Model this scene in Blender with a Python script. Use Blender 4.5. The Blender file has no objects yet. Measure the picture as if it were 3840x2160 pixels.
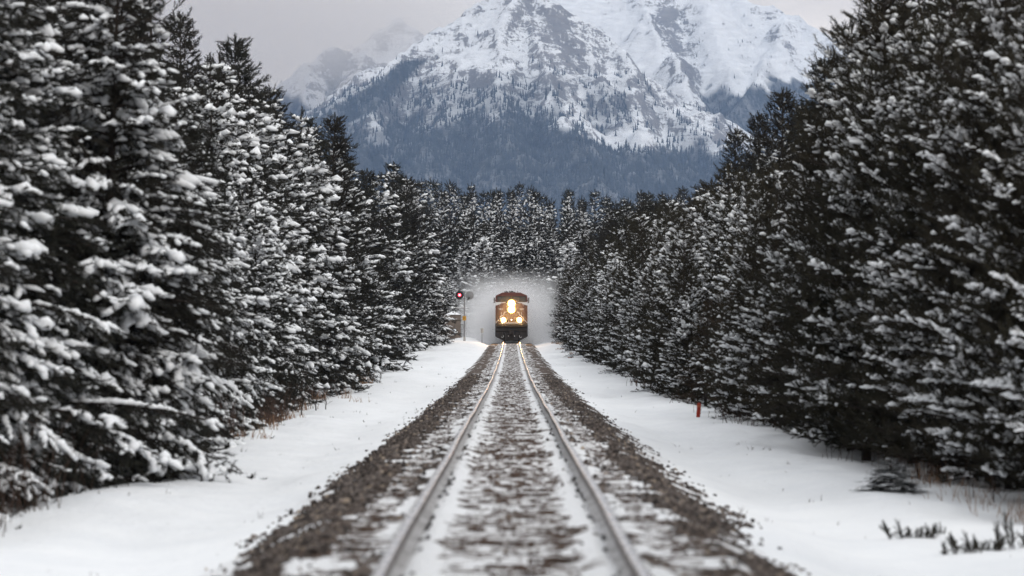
import bpy, bmesh, math, random
import numpy as np
from mathutils import Vector, Matrix

# ------------------------------------------------------------------ camera, sky, sun, exposure
SC = bpy.context.scene
COL = SC.collection
random.seed(7)
CAM_Z = 1.40
FPX = 10667.0                      # focal length in pixels of a 3840 px wide picture (100 mm lens)
camd = bpy.data.cameras.new('camera')
cam = bpy.data.objects.new('camera', camd)
COL.objects.link(cam)
camd.lens = 100.0
camd.sensor_width = 36.0
camd.clip_start = 0.5
camd.clip_end = 40000
camd.dof.use_dof = True
camd.dof.focus_distance = 250.0
camd.dof.aperture_fstop = 2.1
cam.location = (0.0, 0.0, CAM_Z)
cam.rotation_euler = (math.radians(90) + math.atan(148 / FPX), 0, -math.atan(2 / FPX))
SC.camera = cam

SUN_EL, SUN_AZ = math.radians(38), math.radians(150)
world = bpy.data.worlds.new('World')
SC.world = world
world.use_nodes = True
nt = world.node_tree
nt.nodes.clear()
w_out = nt.nodes.new('ShaderNodeOutputWorld')
w_sky = nt.nodes.new('ShaderNodeTexSky')
w_sky.sky_type = 'NISHITA'
w_sky.sun_disc = False
w_sky.sun_elevation = SUN_EL
w_sky.sun_rotation = SUN_AZ
w_bg1 = nt.nodes.new('ShaderNodeBackground')
w_bg1.inputs['Strength'].default_value = 0.05
nt.links.new(w_sky.outputs[0], w_bg1.inputs['Color'])
# overcast layer: CIE overcast gradient (three times brighter overhead than at the horizon)
w_tc = nt.nodes.new('ShaderNodeTexCoord')
w_sep = nt.nodes.new('ShaderNodeSeparateXYZ')
nt.links.new(w_tc.outputs['Generated'], w_sep.inputs[0])
w_ramp = nt.nodes.new('ShaderNodeMapRange')
w_ramp.inputs['From Min'].default_value = 0.0
w_ramp.inputs['From Max'].default_value = 1.0
w_ramp.inputs['To Min'].default_value = 1.02
w_ramp.inputs['To Max'].default_value = 1.40
nt.links.new(w_sep.outputs['Z'], w_ramp.inputs['Value'])
w_map = nt.nodes.new('ShaderNodeMapping')
w_map.inputs['Scale'].default_value = (9, 9, 26)
nt.links.new(w_tc.outputs['Generated'], w_map.inputs[0])
w_noise = nt.nodes.new('ShaderNodeTexNoise')
w_noise.inputs['Scale'].default_value = 1.6
w_noise.inputs['Detail'].default_value = 5
nt.links.new(w_map.outputs[0], w_noise.inputs['Vector'])
w_mr2 = nt.nodes.new('ShaderNodeMapRange')
w_mr2.inputs['From Min'].default_value = 0.28
w_mr2.inputs['From Max'].default_value = 0.72
w_mr2.inputs['To Min'].default_value = 0.70
w_mr2.inputs['To Max'].default_value = 1.28
nt.links.new(w_noise.outputs['Fac'], w_mr2.inputs['Value'])
w_mul = nt.nodes.new('ShaderNodeMath')
w_mul.operation = 'MULTIPLY'
nt.links.new(w_ramp.outputs[0], w_mul.inputs[0])
nt.links.new(w_mr2.outputs[0], w_mul.inputs[1])
w_bg2 = nt.nodes.new('ShaderNodeBackground')
w_cr = nt.nodes.new('ShaderNodeValToRGB')      # warm grey cloud low down, neutral overhead
w_cr.color_ramp.elements[0].position = 0.05
w_cr.color_ramp.elements[0].color = (1.0, 0.88, 0.77, 1)
w_cr.color_ramp.elements[1].position = 0.38
w_cr.color_ramp.elements[1].color = (0.97, 0.985, 1.0, 1)
nt.links.new(w_sep.outputs['Z'], w_cr.inputs['Fac'])
nt.links.new(w_cr.outputs['Color'], w_bg2.inputs['Color'])
nt.links.new(w_mul.outputs[0], w_bg2.inputs['Strength'])
w_mix = nt.nodes.new('ShaderNodeMixShader')
w_mix.inputs[0].default_value = 0.9
nt.links.new(w_bg1.outputs[0], w_mix.inputs[1])
nt.links.new(w_bg2.outputs[0], w_mix.inputs[2])
nt.links.new(w_mix.outputs[0], w_out.inputs['Surface'])

sund = bpy.data.lights.new('sun', 'SUN')
sun = bpy.data.objects.new('sun', sund)
COL.objects.link(sun)
sund.energy = 1.25
sund.angle = math.radians(25)
sund.color = (1.0, 0.96, 0.9)
# sky rotation 0 looks along +Y and turns clockwise seen from above
sdir = Vector((math.sin(SUN_AZ) * math.cos(SUN_EL), math.cos(SUN_AZ) * math.cos(SUN_EL), math.sin(SUN_EL)))
sun.rotation_euler = (-sdir).to_track_quat('-Z', 'Y').to_euler()

SC.view_settings.view_transform = 'Standard'
SC.view_settings.look = 'None'
SC.view_settings.exposure = 0.0
SC.view_settings.gamma = 1.0
SC.view_settings.use_curve_mapping = False
SC.render.engine = 'CYCLES'
cy = SC.cycles
cy.use_denoising = True
cy.max_bounces = 6
cy.diffuse_bounces = 3
cy.glossy_bounces = 2
cy.transmission_bounces = 2
cy.volume_bounces = 5
cy.transparent_max_bounces = 8
cy.sample_clamp_indirect = 4.0
cy.caustics_reflective = False
cy.caustics_refractive = False
cy.volume_step_rate = 1.0

# ------------------------------------------------------------------ small helpers
def tag(o, label=None, cat=None, group=None, kind=None):
    if label: o['label'] = label
    if cat: o['category'] = cat
    if group: o['group'] = group
    if kind: o['kind'] = kind
    return o

def empty(name, loc=(0, 0, 0), rz=0.0):
    o = bpy.data.objects.new(name, None)
    o.empty_display_size = 0.3
    o.location = loc
    o.rotation_euler = (0, 0, rz)
    COL.objects.link(o)
    return o

def link(name, me, parent=None, loc=None):
    o = bpy.data.objects.new(name, me)
    COL.objects.link(o)
    if parent: o.parent = parent
    if loc is not None: o.location = loc
    return o

def np_mesh(name, V, F, mats=(), smooth=False, mi=None):
    """V (n,3) and F (m,k) with k = 3 or 4, or a list of such face arrays"""
    me = bpy.data.meshes.new(name)
    Fs = F if isinstance(F, list) else [F]
    Fs = [f for f in Fs if len(f)]
    V = np.asarray(V, np.float32)
    nl = sum(f.size for f in Fs)
    nf = sum(len(f) for f in Fs)
    me.vertices.add(len(V))
    me.vertices.foreach_set('co', V.ravel())
    me.loops.add(nl)
    me.polygons.add(nf)
    me.loops.foreach_set('vertex_index', np.concatenate([f.ravel() for f in Fs]).astype(np.int32))
    tot = np.concatenate([np.full(len(f), f.shape[1]) for f in Fs])
    st = np.concatenate([[0], np.cumsum(tot)[:-1]])
    me.polygons.foreach_set('loop_start', st.astype(np.int32))
    me.polygons.foreach_set('loop_total', tot.astype(np.int32))
    if smooth:
        me.polygons.foreach_set('use_smooth', np.ones(nf, bool))
    for m in mats: me.materials.append(m)
    if mi is not None:
        me.polygons.foreach_set('material_index', np.asarray(mi, np.int32))
    me.update(calc_edges=True)
    me.validate()
    return me

class MB:
    """collects shapes into one mesh"""
    def __init__(s):
        s.V, s.F, s.M = [], [], []
        s.n = 0
    def add(s, V, F, m=0):
        s.V.append(np.asarray(V, float))
        for f in F:
            s.F.append([i + s.n for i in f]); s.M.append(m)
        s.n += len(V)
    def box(s, x0, x1, y0, y1, z0, z1, m=0):
        V = [(x, y, z) for z in (z0, z1) for (x, y) in ((x0, y0), (x1, y0), (x1, y1), (x0, y1))]
        s.add(V, [(3, 2, 1, 0), (4, 5, 6, 7), (0, 1, 5, 4), (1, 2, 6, 5), (2, 3, 7, 6), (3, 0, 4, 7)], m)
    def prism(s, poly, y0, y1, m=0, inset=0.0):
        """poly in x,z counter-clockwise seen from -Y, extruded along y; inset shrinks the front face"""
        n = len(poly)
        P = np.array(poly, float); c = P.mean(0)
        A = c + (P - c) * (1 - inset)
        V = [(p[0], y0, p[1]) for p in A] + [(p[0], y1, p[1]) for p in P]
        F = [tuple(range(n)), tuple(range(2 * n - 1, n - 1, -1))]
        F += [(i, i + n, (i + 1) % n + n, (i + 1) % n) for i in range(n)]
        s.add(V, F, m)
    def cyl(s, a, b, r0, r1=None, n=10, m=0, caps=True):
        r1 = r0 if r1 is None else r1
        a, b = Vector(a), Vector(b)
        d = (b - a).normalized()
        u = d.orthogonal().normalized(); v = d.cross(u)
        V = []
        for (c, r) in ((a, r0), (b, r1)):
            for i in range(n):
                t = 2 * math.pi * i / n
                V.append(tuple(c + u * (r * math.cos(t)) + v * (r * math.sin(t))))
        F = [(i, (i + 1) % n, (i + 1) % n + n, i + n) for i in range(n)]
        if caps: F += [tuple(range(n - 1, -1, -1)), tuple(range(n, 2 * n))]
        s.add(V, F, m)
    def tube(s, pts, r, n=8, m=0):
        for a, b in zip(pts[:-1], pts[1:]): s.cyl(a, b, r, r, n, m)
    def build(s, name, mats, parent=None, loc=None, smooth=False, bevel=0.0):
        me = bpy.data.meshes.new(name)
        me.from_pydata([tuple(v) for v in np.concatenate(s.V)], [], s.F)
        for mm in (mats if isinstance(mats, (list, tuple)) else [mats]): me.materials.append(mm)
        me.polygons.foreach_set('material_index', np.array(s.M, np.int32))
        if smooth: me.polygons.foreach_set('use_smooth', np.ones(len(s.F), bool))
        me.update()
        o = link(name, me, parent, loc)
        if bevel > 0:
            b = o.modifiers.new('bevel', 'BEVEL'); b.width = bevel; b.segments = 2; b.limit_method = 'ANGLE'
        return o

# numpy noise -------------------------------------------------------
_P = np.random.RandomState(3).permutation(4096)
_G = np.random.RandomState(4).uniform(-1, 1, 4096)
def _hash(ix, iy, iz=0):
    return _G[_P[(ix + _P[(iy + _P[iz & 4095]) & 4095]) & 4095]]
def vnoise(x, y, seed=0):
    x = np.asarray(x, float); y = np.asarray(y, float)
    ix = np.floor(x).astype(int); iy = np.floor(y).astype(int)
    fx = x - ix; fy = y - iy
    fx = fx * fx * fx * (fx * (fx * 6 - 15) + 10); fy = fy * fy * fy * (fy * (fy * 6 - 15) + 10)
    a = _hash(ix, iy, seed); b = _hash(ix + 1, iy, seed); c = _hash(ix, iy + 1, seed); d = _hash(ix + 1, iy + 1, seed)
    return (a + (b - a) * fx) * (1 - fy) + (c + (d - c) * fx) * fy
def fbm(x, y, octv=4, seed=0, gain=0.5):
    s = 0; a = 1; t = 0
    for o in range(octv):
        c, sn = math.cos(o * 1.1), math.sin(o * 1.1)
        s = s + a * vnoise((x * c - y * sn) * 2 ** o, (x * sn + y * c) * 2 ** o, seed + o * 7); t += a; a *= gain
    return s / t
def ridged(x, y, octv=4, seed=0):
    s = 0; a = 1; t = 0
    for o in range(octv):
        c, sn = math.cos(o * 0.9), math.sin(o * 0.9)
        s = s + a * (1 - np.abs(vnoise((x * c - y * sn) * 2 ** o, (x * sn + y * c) * 2 ** o, seed + o * 5)) * 2); t += a; a *= 0.5
    return s / t
def sstep(a, b, x):
    t = np.clip((np.asarray(x, float) - a) / (b - a), 0, 1)
    return t * t * (3 - 2 * t)

# ------------------------------------------------------------------ materials
def mat(name, color=(0.5, 0.5, 0.5), rough=0.7, metal=0.0, spec=0.3):
    m = bpy.data.materials.new(name)
    m.use_nodes = True
    b = m.node_tree.nodes['Principled BSDF']
    b.inputs['Base Color'].default_value = (*color, 1)
    b.inputs['Roughness'].default_value = rough
    b.inputs['Metallic'].default_value = metal
    b.inputs['Specular IOR Level'].default_value = spec
    return m
def N(m, t, **kw):
    n = m.node_tree.nodes.new(t)
    for k, v in kw.items():
        if k in n.inputs: n.inputs[k].default_value = v
        else: setattr(n, k, v)
    return n
def L(m, a, b): m.node_tree.links.new(a, b)
def bsdf(m): return m.node_tree.nodes['Principled BSDF']
def noise(m, scale, detail=4, rough=0.55, vec=None, dist=0.0):
    n = N(m, 'ShaderNodeTexNoise')
    n.inputs['Scale'].default_value = scale; n.inputs['Detail'].default_value = detail
    n.inputs['Roughness'].default_value = rough; n.inputs['Distortion'].default_value = dist
    if vec is not None: L(m, vec, n.inputs['Vector'])
    return n
def ramp(m, fac, stops):
    r = N(m, 'ShaderNodeValToRGB')
    e = r.color_ramp.elements
    while len(e) < len(stops): e.new(0.5)
    for i, (p, c) in enumerate(stops):
        e[i].position = p; e[i].color = (*c, 1) if len(c) == 3 else c
    L(m, fac, r.inputs['Fac'])
    return r
def coords(m, kind='Object'):
    return N(m, 'ShaderNodeTexCoord').outputs[kind]
def mixc(m, fac, a, b):
    x = N(m, 'ShaderNodeMix'); x.data_type = 'RGBA'
    for s, v in ((x.inputs[0], fac), (x.inputs[6], a), (x.inputs[7], b)):
        if isinstance(v, (int, float)): s.default_value = v
        elif isinstance(v, tuple): s.default_value = (*v, 1)
        else: L(m, v, s)
    return x.outputs[2]
def math_(m, op, a, b=None, c=None, clamp=False):
    x = N(m, 'ShaderNodeMath'); x.operation = op; x.use_clamp = clamp
    for s, v in zip(x.inputs, (a, b, c)):
        if v is None: continue
        if isinstance(v, (int, float)): s.default_value = v
        else: L(m, v, s)
    return x.outputs[0]
def bump(m, h, strength=0.4, dist=0.02):
    b = N(m, 'ShaderNodeBump'); b.inputs['Strength'].default_value = strength; b.inputs['Distance'].default_value = dist
    L(m, h, b.inputs['Height'])
    L(m, b.outputs[0], bsdf(m).inputs['Normal'])

def mottled(name, c0, c1, scale, rough=0.7, metal=0.0, bmp=0.0, bdist=0.01, spec=0.3, detail=5):
    m = mat(name, c0, rough, metal, spec)
    co = coords(m)
    n = noise(m, scale, detail, 0.6, co)
    r = ramp(m, n.outputs['Fac'], [(0.35, c0), (0.68, c1)])
    L(m, r.outputs[0], bsdf(m).inputs['Base Color'])
    if bmp: bump(m, n.outputs['Fac'], bmp, bdist)
    return m

SNOW_C = (0.80, 0.815, 0.835)
def make_snow_ground():
    m = mat('snow_crust', SNOW_C, 0.75, 0, 0.25)
    co = coords(m)
    n1 = noise(m, 0.9, 6, 0.6, co); n2 = noise(m, 14, 4, 0.6, co)
    mp = N(m, 'ShaderNodeMapping'); mp.inputs['Scale'].default_value = (1.0, 0.45, 1)
    L(m, co, mp.inputs[0])
    n3 = noise(m, 5.0, 3, 0.5, mp.outputs[0])
    r = ramp(m, n1.outputs['Fac'], [(0.3, (0.76, 0.775, 0.80)), (0.7, (0.83, 0.84, 0.855))])
    # scattered specks of bark, needles and grit blown over the crust
    v = N(m, 'ShaderNodeTexVoronoi'); v.inputs['Scale'].default_value = 2.3; v.inputs['Randomness'].default_value = 1.0
    L(m, co, v.inputs['Vector'])
    sp = N(m, 'ShaderNodeMapRange'); sp.inputs['From Min'].default_value = 0.028; sp.inputs['From Max'].default_value = 0.05
    L(m, v.outputs['Distance'], sp.inputs['Value'])
    c = mixc(m, sp.outputs[0], (0.28, 0.24, 0.22), r.outputs[0])
    L(m, c, bsdf(m).inputs['Base Color'])
    h = math_(m, 'ADD', math_(m, 'MULTIPLY', n3.outputs['Fac'], 0.6), math_(m, 'MULTIPLY', n2.outputs['Fac'], 0.12))
    bump(m, h, 0.5, 0.10)
    return m
M_SNOW = make_snow_ground()
M_TSNOW = mottled('branch_snow', (0.78, 0.80, 0.83), (0.85, 0.86, 0.875), 9, 0.8, 0, 0.35, 0.02, 0.2)

def needles(name, a, b, c):
    m = mat(name, a, 0.75, 0, 0.15)
    oi = N(m, 'ShaderNodeObjectInfo')
    n = noise(m, 4.5, 4, 0.65, coords(m))
    r = ramp(m, n.outputs['Fac'], [(0.36, a), (0.66, b)])
    x = mixc(m, math_(m, 'MULTIPLY', oi.outputs['Random'], 0.6), r.outputs[0], c)
    L(m, x, bsdf(m).inputs['Base Color'])
    return m
M_ND_DARK = needles('needles_dark', (0.013, 0.014, 0.012), (0.032, 0.032, 0.024), (0.026, 0.021, 0.017))
M_ND_OLIVE = needles('needles_olive', (0.015, 0.015, 0.010), (0.044, 0.039, 0.024), (0.032, 0.025, 0.017))
M_ND_BROWN = needles('needles_brown', (0.040, 0.029, 0.018), (0.068, 0.045, 0.026), (0.036, 0.030, 0.02))
M_BARK = mottled('bark', (0.030, 0.024, 0.021), (0.065, 0.052, 0.045), 18, 0.9, 0, 0.6, 0.02, 0.1)
M_STRAW = mottled('dry_straw', (0.20, 0.11, 0.065), (0.33, 0.21, 0.13), 4, 0.85)
M_BRUSH = mottled('brush_twigs', (0.045, 0.028, 0.022), (0.085, 0.050, 0.036), 4, 0.85)
M_STONE = None
def make_stone():
    m = mat('ballast_stone', (0.2, 0.18, 0.17), 0.85, 0, 0.2)
    a = N(m, 'ShaderNodeAttribute'); a.attribute_name = 'tint'
    r = ramp(m, a.outputs['Fac'], [(0.0, (0.030, 0.025, 0.023)), (0.4, (0.078, 0.062, 0.055)), (0.75, (0.135, 0.115, 0.105)), (0.93, (0.22, 0.18, 0.155)), (1.0, (0.36, 0.29, 0.22))])
    n = noise(m, 30, 3, 0.6, coords(m))
    sx_ = N(m, 'ShaderNodeSeparateXYZ'); L(m, coords(m), sx_.inputs[0])
    mid = N(m, 'ShaderNodeMapRange'); mid.inputs['From Min'].default_value = 0.62; mid.inputs['From Max'].default_value = 0.30; mid.inputs['To Max'].default_value = 0.65
    L(m, math_(m, 'ABSOLUTE', sx_.outputs['X']), mid.inputs['Value'])
    rust = mixc(m, mid.outputs[0], r.outputs[0], (0.085, 0.050, 0.036))      # rust and brake dust between the rails
    x2 = N(m, 'ShaderNodeMix'); x2.data_type = 'RGBA'; x2.blend_type = 'MULTIPLY'; x2.inputs[0].default_value = 0.6
    L(m, rust, x2.inputs[6]); rr = ramp(m, n.outputs['Fac'], [(0.3, (0.6, 0.6, 0.6)), (0.7, (1.2, 1.2, 1.2))]); L(m, rr.outputs[0], x2.inputs[7])
    L(m, x2.outputs[2], bsdf(m).inputs['Base Color'])
    return m
M_STONE = make_stone()

def make_bed():
    """gravel with wind-packed snow lying in it; where it lies comes from the mesh attribute 'snow'"""
    m = mat('ballast_bed', (0.12, 0.1, 0.09), 0.85, 0, 0.2)
    co = coords(m)
    v = N(m, 'ShaderNodeTexVoronoi'); v.inputs['Scale'].default_value = 17; L(m, co, v.inputs['Vector'])
    g = ramp(m, v.outputs['Color'], [(0.15, (0.032, 0.025, 0.022)), (0.5, (0.085, 0.066, 0.056)), (0.85, (0.17, 0.14, 0.12))])
    n0 = noise(m, 1.3, 4, 0.6, co)
    gb = mixc(m, ramp(m, n0.outputs['Fac'], [(0.42, (0, 0, 0)), (0.62, (1, 1, 1))]).outputs[0], g.outputs[0], (0.088, 0.058, 0.043))
    a = N(m, 'ShaderNodeAttribute'); a.attribute_name = 'snow'
    n1 = noise(m, 6, 5, 0.65, co); n2 = noise(m, 38, 3, 0.6, co)
    s = math_(m, 'ADD', a.outputs['Fac'], math_(m, 'MULTIPLY', math_(m, 'SUBTRACT', n1.outputs['Fac'], 0.5), 1.0))
    s = math_(m, 'ADD', s, math_(m, 'MULTIPLY', math_(m, 'SUBTRACT', n2.outputs['Fac'], 0.5), 0.45))
    mr = N(m, 'ShaderNodeMapRange'); mr.inputs['From Min'].default_value = 0.44; mr.inputs['From Max'].default_value = 0.56
    L(m, s, mr.inputs['Value'])
    c = mixc(m, mr.outputs[0], gb, (0.77, 0.775, 0.79))
    L(m, c, bsdf(m).inputs['Base Color'])
    h = math_(m, 'ADD', math_(m, 'MULTIPLY', v.outputs['Distance'], 1.0), math_(m, 'MULTIPLY', n2.outputs['Fac'], 0.5))
    bump(m, h, 0.8, 0.035)
    return m
M_BED = make_bed()
def make_tie():
    m = mat('sleeper_wood', (0.08, 0.055, 0.042), 0.9, 0, 0.1)
    co = coords(m, 'Object')
    oi = N(m, 'ShaderNodeObjectInfo')
    va = N(m, 'ShaderNodeVectorMath'); va.operation = 'ADD'
    L(m, co, va.inputs[0]); L(m, oi.outputs['Location'], va.inputs[1])
    mp = N(m, 'ShaderNodeMapping'); mp.inputs['Scale'].default_value = (1.5, 14, 6)
    L(m, va.outputs[0], mp.inputs[0])
    g = noise(m, 3, 4, 0.6, mp.outputs[0])
    r = ramp(m, g.outputs['Fac'], [(0.3, (0.045, 0.030, 0.024)), (0.7, (0.105, 0.070, 0.052))])
    n = noise(m, 7, 5, 0.65, va.outputs[0])
    sm = ramp(m, n.outputs['Fac'], [(0.47, (0, 0, 0)), (0.56, (1, 1, 1))])
    L(m, mixc(m, sm.outputs[0], r.outputs[0], (0.76, 0.765, 0.78)), bsdf(m).inputs['Base Color'])
    bump(m, g.outputs['Fac'], 0.5, 0.01)
    return m
M_TIE = make_tie()
def make_railside():
    # rusty web, its foot dusted with snow
    m = mat('rail_rust', (0.1, 0.08, 0.07), 0.8, 0.1)
    co = coords(m)
    n = noise(m, 10, 5, 0.6, co); n2 = noise(m, 4, 4, 0.6, co)
    r = ramp(m, n.outputs['Fac'], [(0.35, (0.060, 0.042, 0.036)), (0.68, (0.13, 0.10, 0.085))])
    g = N(m, 'ShaderNodeNewGeometry'); sp = N(m, 'ShaderNodeSeparateXYZ'); L(m, g.outputs['Normal'], sp.inputs[0])
    up = N(m, 'ShaderNodeMapRange'); up.inputs['From Min'].default_value = 0.05; up.inputs['From Max'].default_value = 0.5; up.inputs['To Min'].default_value = 0.18; up.inputs['To Max'].default_value = 0.75
    L(m, sp.outputs['Z'], up.inputs['Value'])
    k = math_(m, 'MULTIPLY', up.outputs[0], ramp(m, n2.outputs['Fac'], [(0.3, (0.35, 0.35, 0.35)), (0.6, (1, 1, 1))]).outputs[0])
    L(m, mixc(m, k, r.outputs[0], (0.70, 0.70, 0.71)), bsdf(m).inputs['Base Color'])
    return m
M_RAILSIDE = make_railside()
def make_railtop():
    m = mat('rail_polished', (0.62, 0.60, 0.59), 0.24, 1.0, 0.5)
    mp = N(m, 'ShaderNodeMapping'); mp.inputs['Scale'].default_value = (1, 0.16, 1); L(m, coords(m), mp.inputs[0])
    n = noise(m, 3.0, 4, 0.6, mp.outputs[0])
    n2 = noise(m, 22, 3, 0.6, mp.outputs[0])
    mr = N(m, 'ShaderNodeMapRange'); mr.inputs['To Min'].default_value = 0.16; mr.inputs['To Max'].default_value = 0.36
    L(m, n2.outputs['Fac'], mr.inputs['Value']); L(m, mr.outputs[0], bsdf(m).inputs['Roughness'])
    bump(m, n.outputs['Fac'], 0.5, 0.012)
    return m
M_RAILTOP = make_railtop()
M_PLATE = mottled('tie_plate_iron', (0.028, 0.024, 0.024), (0.06, 0.05, 0.046), 30, 0.7, 0.3)
M_RED = mottled('locomotive_red', (0.115, 0.027, 0.021), (0.085, 0.021, 0.017), 2.2, 0.42, 0, 0, 0.01, 0.45)
M_BLACK = mottled('grimy_black', (0.016, 0.014, 0.014), (0.036, 0.031, 0.029), 4, 0.6)
M_WHITE = mottled('white_paint', (0.70, 0.70, 0.70), (0.58, 0.57, 0.56), 6, 0.5)
M_GREYP = mottled('grey_mirror', (0.19, 0.17, 0.165), (0.26, 0.24, 0.23), 5, 0.5)
M_GLASS = mat('window_glass', (0.02, 0.025, 0.028), 0.06, 0, 0.6)
M_STEEL = mottled('galvanised_steel', (0.20, 0.20, 0.21), (0.28, 0.28, 0.29), 8, 0.5, 0.3)
M_GREYDISC = mottled('grey_disc_paint', (0.22, 0.22, 0.225), (0.28, 0.28, 0.285), 5, 0.55)
M_SIGBLACK = mottled('signal_black', (0.018, 0.015, 0.018), (0.032, 0.026, 0.03), 5, 0.6)
M_YELLOW = mottled('sign_yellow', (0.62, 0.33, 0.03), (0.55, 0.29, 0.03), 5, 0.5)
M_DKPRINT = mat('sign_print', (0.16, 0.07, 0.01), 0.6)
M_HUT = mottled('hut_brown', (0.155, 0.125, 0.105), (0.19, 0.155, 0.13), 3, 0.8)
M_CONC = mottled('concrete', (0.30, 0.29, 0.28), (0.40, 0.39, 0.38), 9, 0.9)
M_STAKE = mottled('stake_orange', (0.30, 0.026, 0.015), (0.38, 0.045, 0.022), 6, 0.6)
M_POSTDK = mottled('dark_post', (0.06, 0.055, 0.055), (0.10, 0.09, 0.09), 9, 0.7)
M_PLATEW = mottled('plate_back', (0.42, 0.42, 0.41), (0.50, 0.49, 0.48), 9, 0.5)
def emis(name, col, s):
    m = mat(name, col, 0.4)
    b = bsdf(m); b.inputs['Emission Color'].default_value = (*col, 1); b.inputs['Emission Strength'].default_value = s
    return m
M_HEAD = emis('headlight_glow', (1.0, 0.58, 0.20), 42.0)
M_HALO = emis('headlight_halo', (1.0, 0.50, 0.13), 1.6)  # orange halo of the lamps, put into a weakly glowing surface
M_MARK = emis('marker_glow', (1.0, 0.85, 0.65), 6.0)
M_REDL = emis('signal_red_glow', (1.0, 0.03, 0.06), 9.0)
M_REDC = emis('signal_red_core', (1.0, 0.45, 0.45), 9.0)

# ------------------------------------------------------------------ terrain
_HD = [-30, 0, 12, 16, 22, 30, 40, 55, 70, 88, 106, 130, 157, 209, 262, 285, 330, 420, 900]
_HH = [1.30, 1.34, 1.36, 1.38, 1.42, 1.48, 1.54, 1.63, 1.73, 1.86, 1.93, 1.94, 1.91, 1.80, 1.40, 1.39, 1.40, 1.5, 2.0]
_yy = np.linspace(-30, 900, 4651)
_h = np.interp(_yy, _HD, _HH)
def _sm(a, n):
    k = np.hanning(n); k /= k.sum()
    return np.convolve(np.pad(a, n // 2, mode='edge'), k, mode='valid')[:len(a)]
_w = np.clip(_yy / 260, 0, 1)
_h = _sm(_h, 41) * (1 - _w) + _sm(_h, 161) * _w
def zr(y):                              # height of the rail heads
    return CAM_Z - np.interp(y, _yy, _h)
def gz(x, y):                           # height of the snow
    x = np.asarray(x, float); y = np.asarray(y, float)
    ax = np.abs(x)
    D = np.interp(y, [0, 60, 90, 120, 170, 215, 262, 300, 400, 600], [.86, .84, .70, .55, .42, .25, .06, .0, .3, .6])
    D = D + 0.10 * (x > 0) * np.interp(y, [0, 80, 200], [1, .8, 0])
    t = sstep(1.45, 3.9, ax)
    z = zr(y) - (0.46 + (D - 0.46) * t)
    fade = sstep(1.7, 3.2, ax) * (1 - sstep(400, 900, y))
    z = z + fade * (0.17 * fbm(x / 2.2, y / 6.0, 3, 11) + 0.035 * fbm(x / 0.7, y / 1.6, 3, 23))
    z = z + 0.05 * (1 - t) * fbm(x / 0.5, y / 0.9, 3, 31) * (ax > 1.2)
    z = z + 0.16 * np.exp(-((ax - 5.3) / 1.1) ** 2) * np.interp(y, [0, 40, 90, 200], [0.3, 1, .8, .2])
    z = z + 0.42 * np.exp(-((x + 5.0) / 1.7) ** 2 - ((y - 286) / 16) ** 2)
    return z

def ground():
    ys = list(np.arange(-14, 12, 2.0))
    y = 12.0
    while y < 340: ys.append(y); y *= 1.0068
    while y < 9600: ys.append(y); y *= 1.10
    ys = np.array(ys)
    xs = np.concatenate([[-110, -80, -55, -38, -26, -19], np.arange(-15, -9, 0.7), np.arange(-9, 9.01, 0.16), np.arange(9.5, 15, 0.7), [19, 26, 38, 55, 80, 110]])
    X, Y = np.meshgrid(xs, ys)
    X = X * np.where(Y > 340, Y / 340, 1.0)
    Z = gz(X, Y)
    Z = np.where(Y > 340, Z * 1.0 - 0.0, Z)
    nr, nc = X.shape
    V = np.stack([X, Y, Z], -1).reshape(-1, 3)
    i = np.arange(nr * nc).reshape(nr, nc)
    F = np.stack([i[:-1, :-1], i[:-1, 1:], i[1:, 1:], i[1:, :-1]], -1).reshape(-1, 4)
    o = link('snow_ground', np_mesh('snow_ground', V, F, [M_SNOW], True))
    tag(o, 'smooth snow cover on both sides of the railway track', kind='structure')
ground()

# ------------------------------------------------------------------ mountains
def px(xd, yd, d):                      # a point seen at display pixel (2576 wide) and distance d along the view
    return np.array([(xd - 1289) * 1.4907 / FPX * d, d, CAM_Z + (824 - yd) * 1.4907 / FPX * d])

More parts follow.
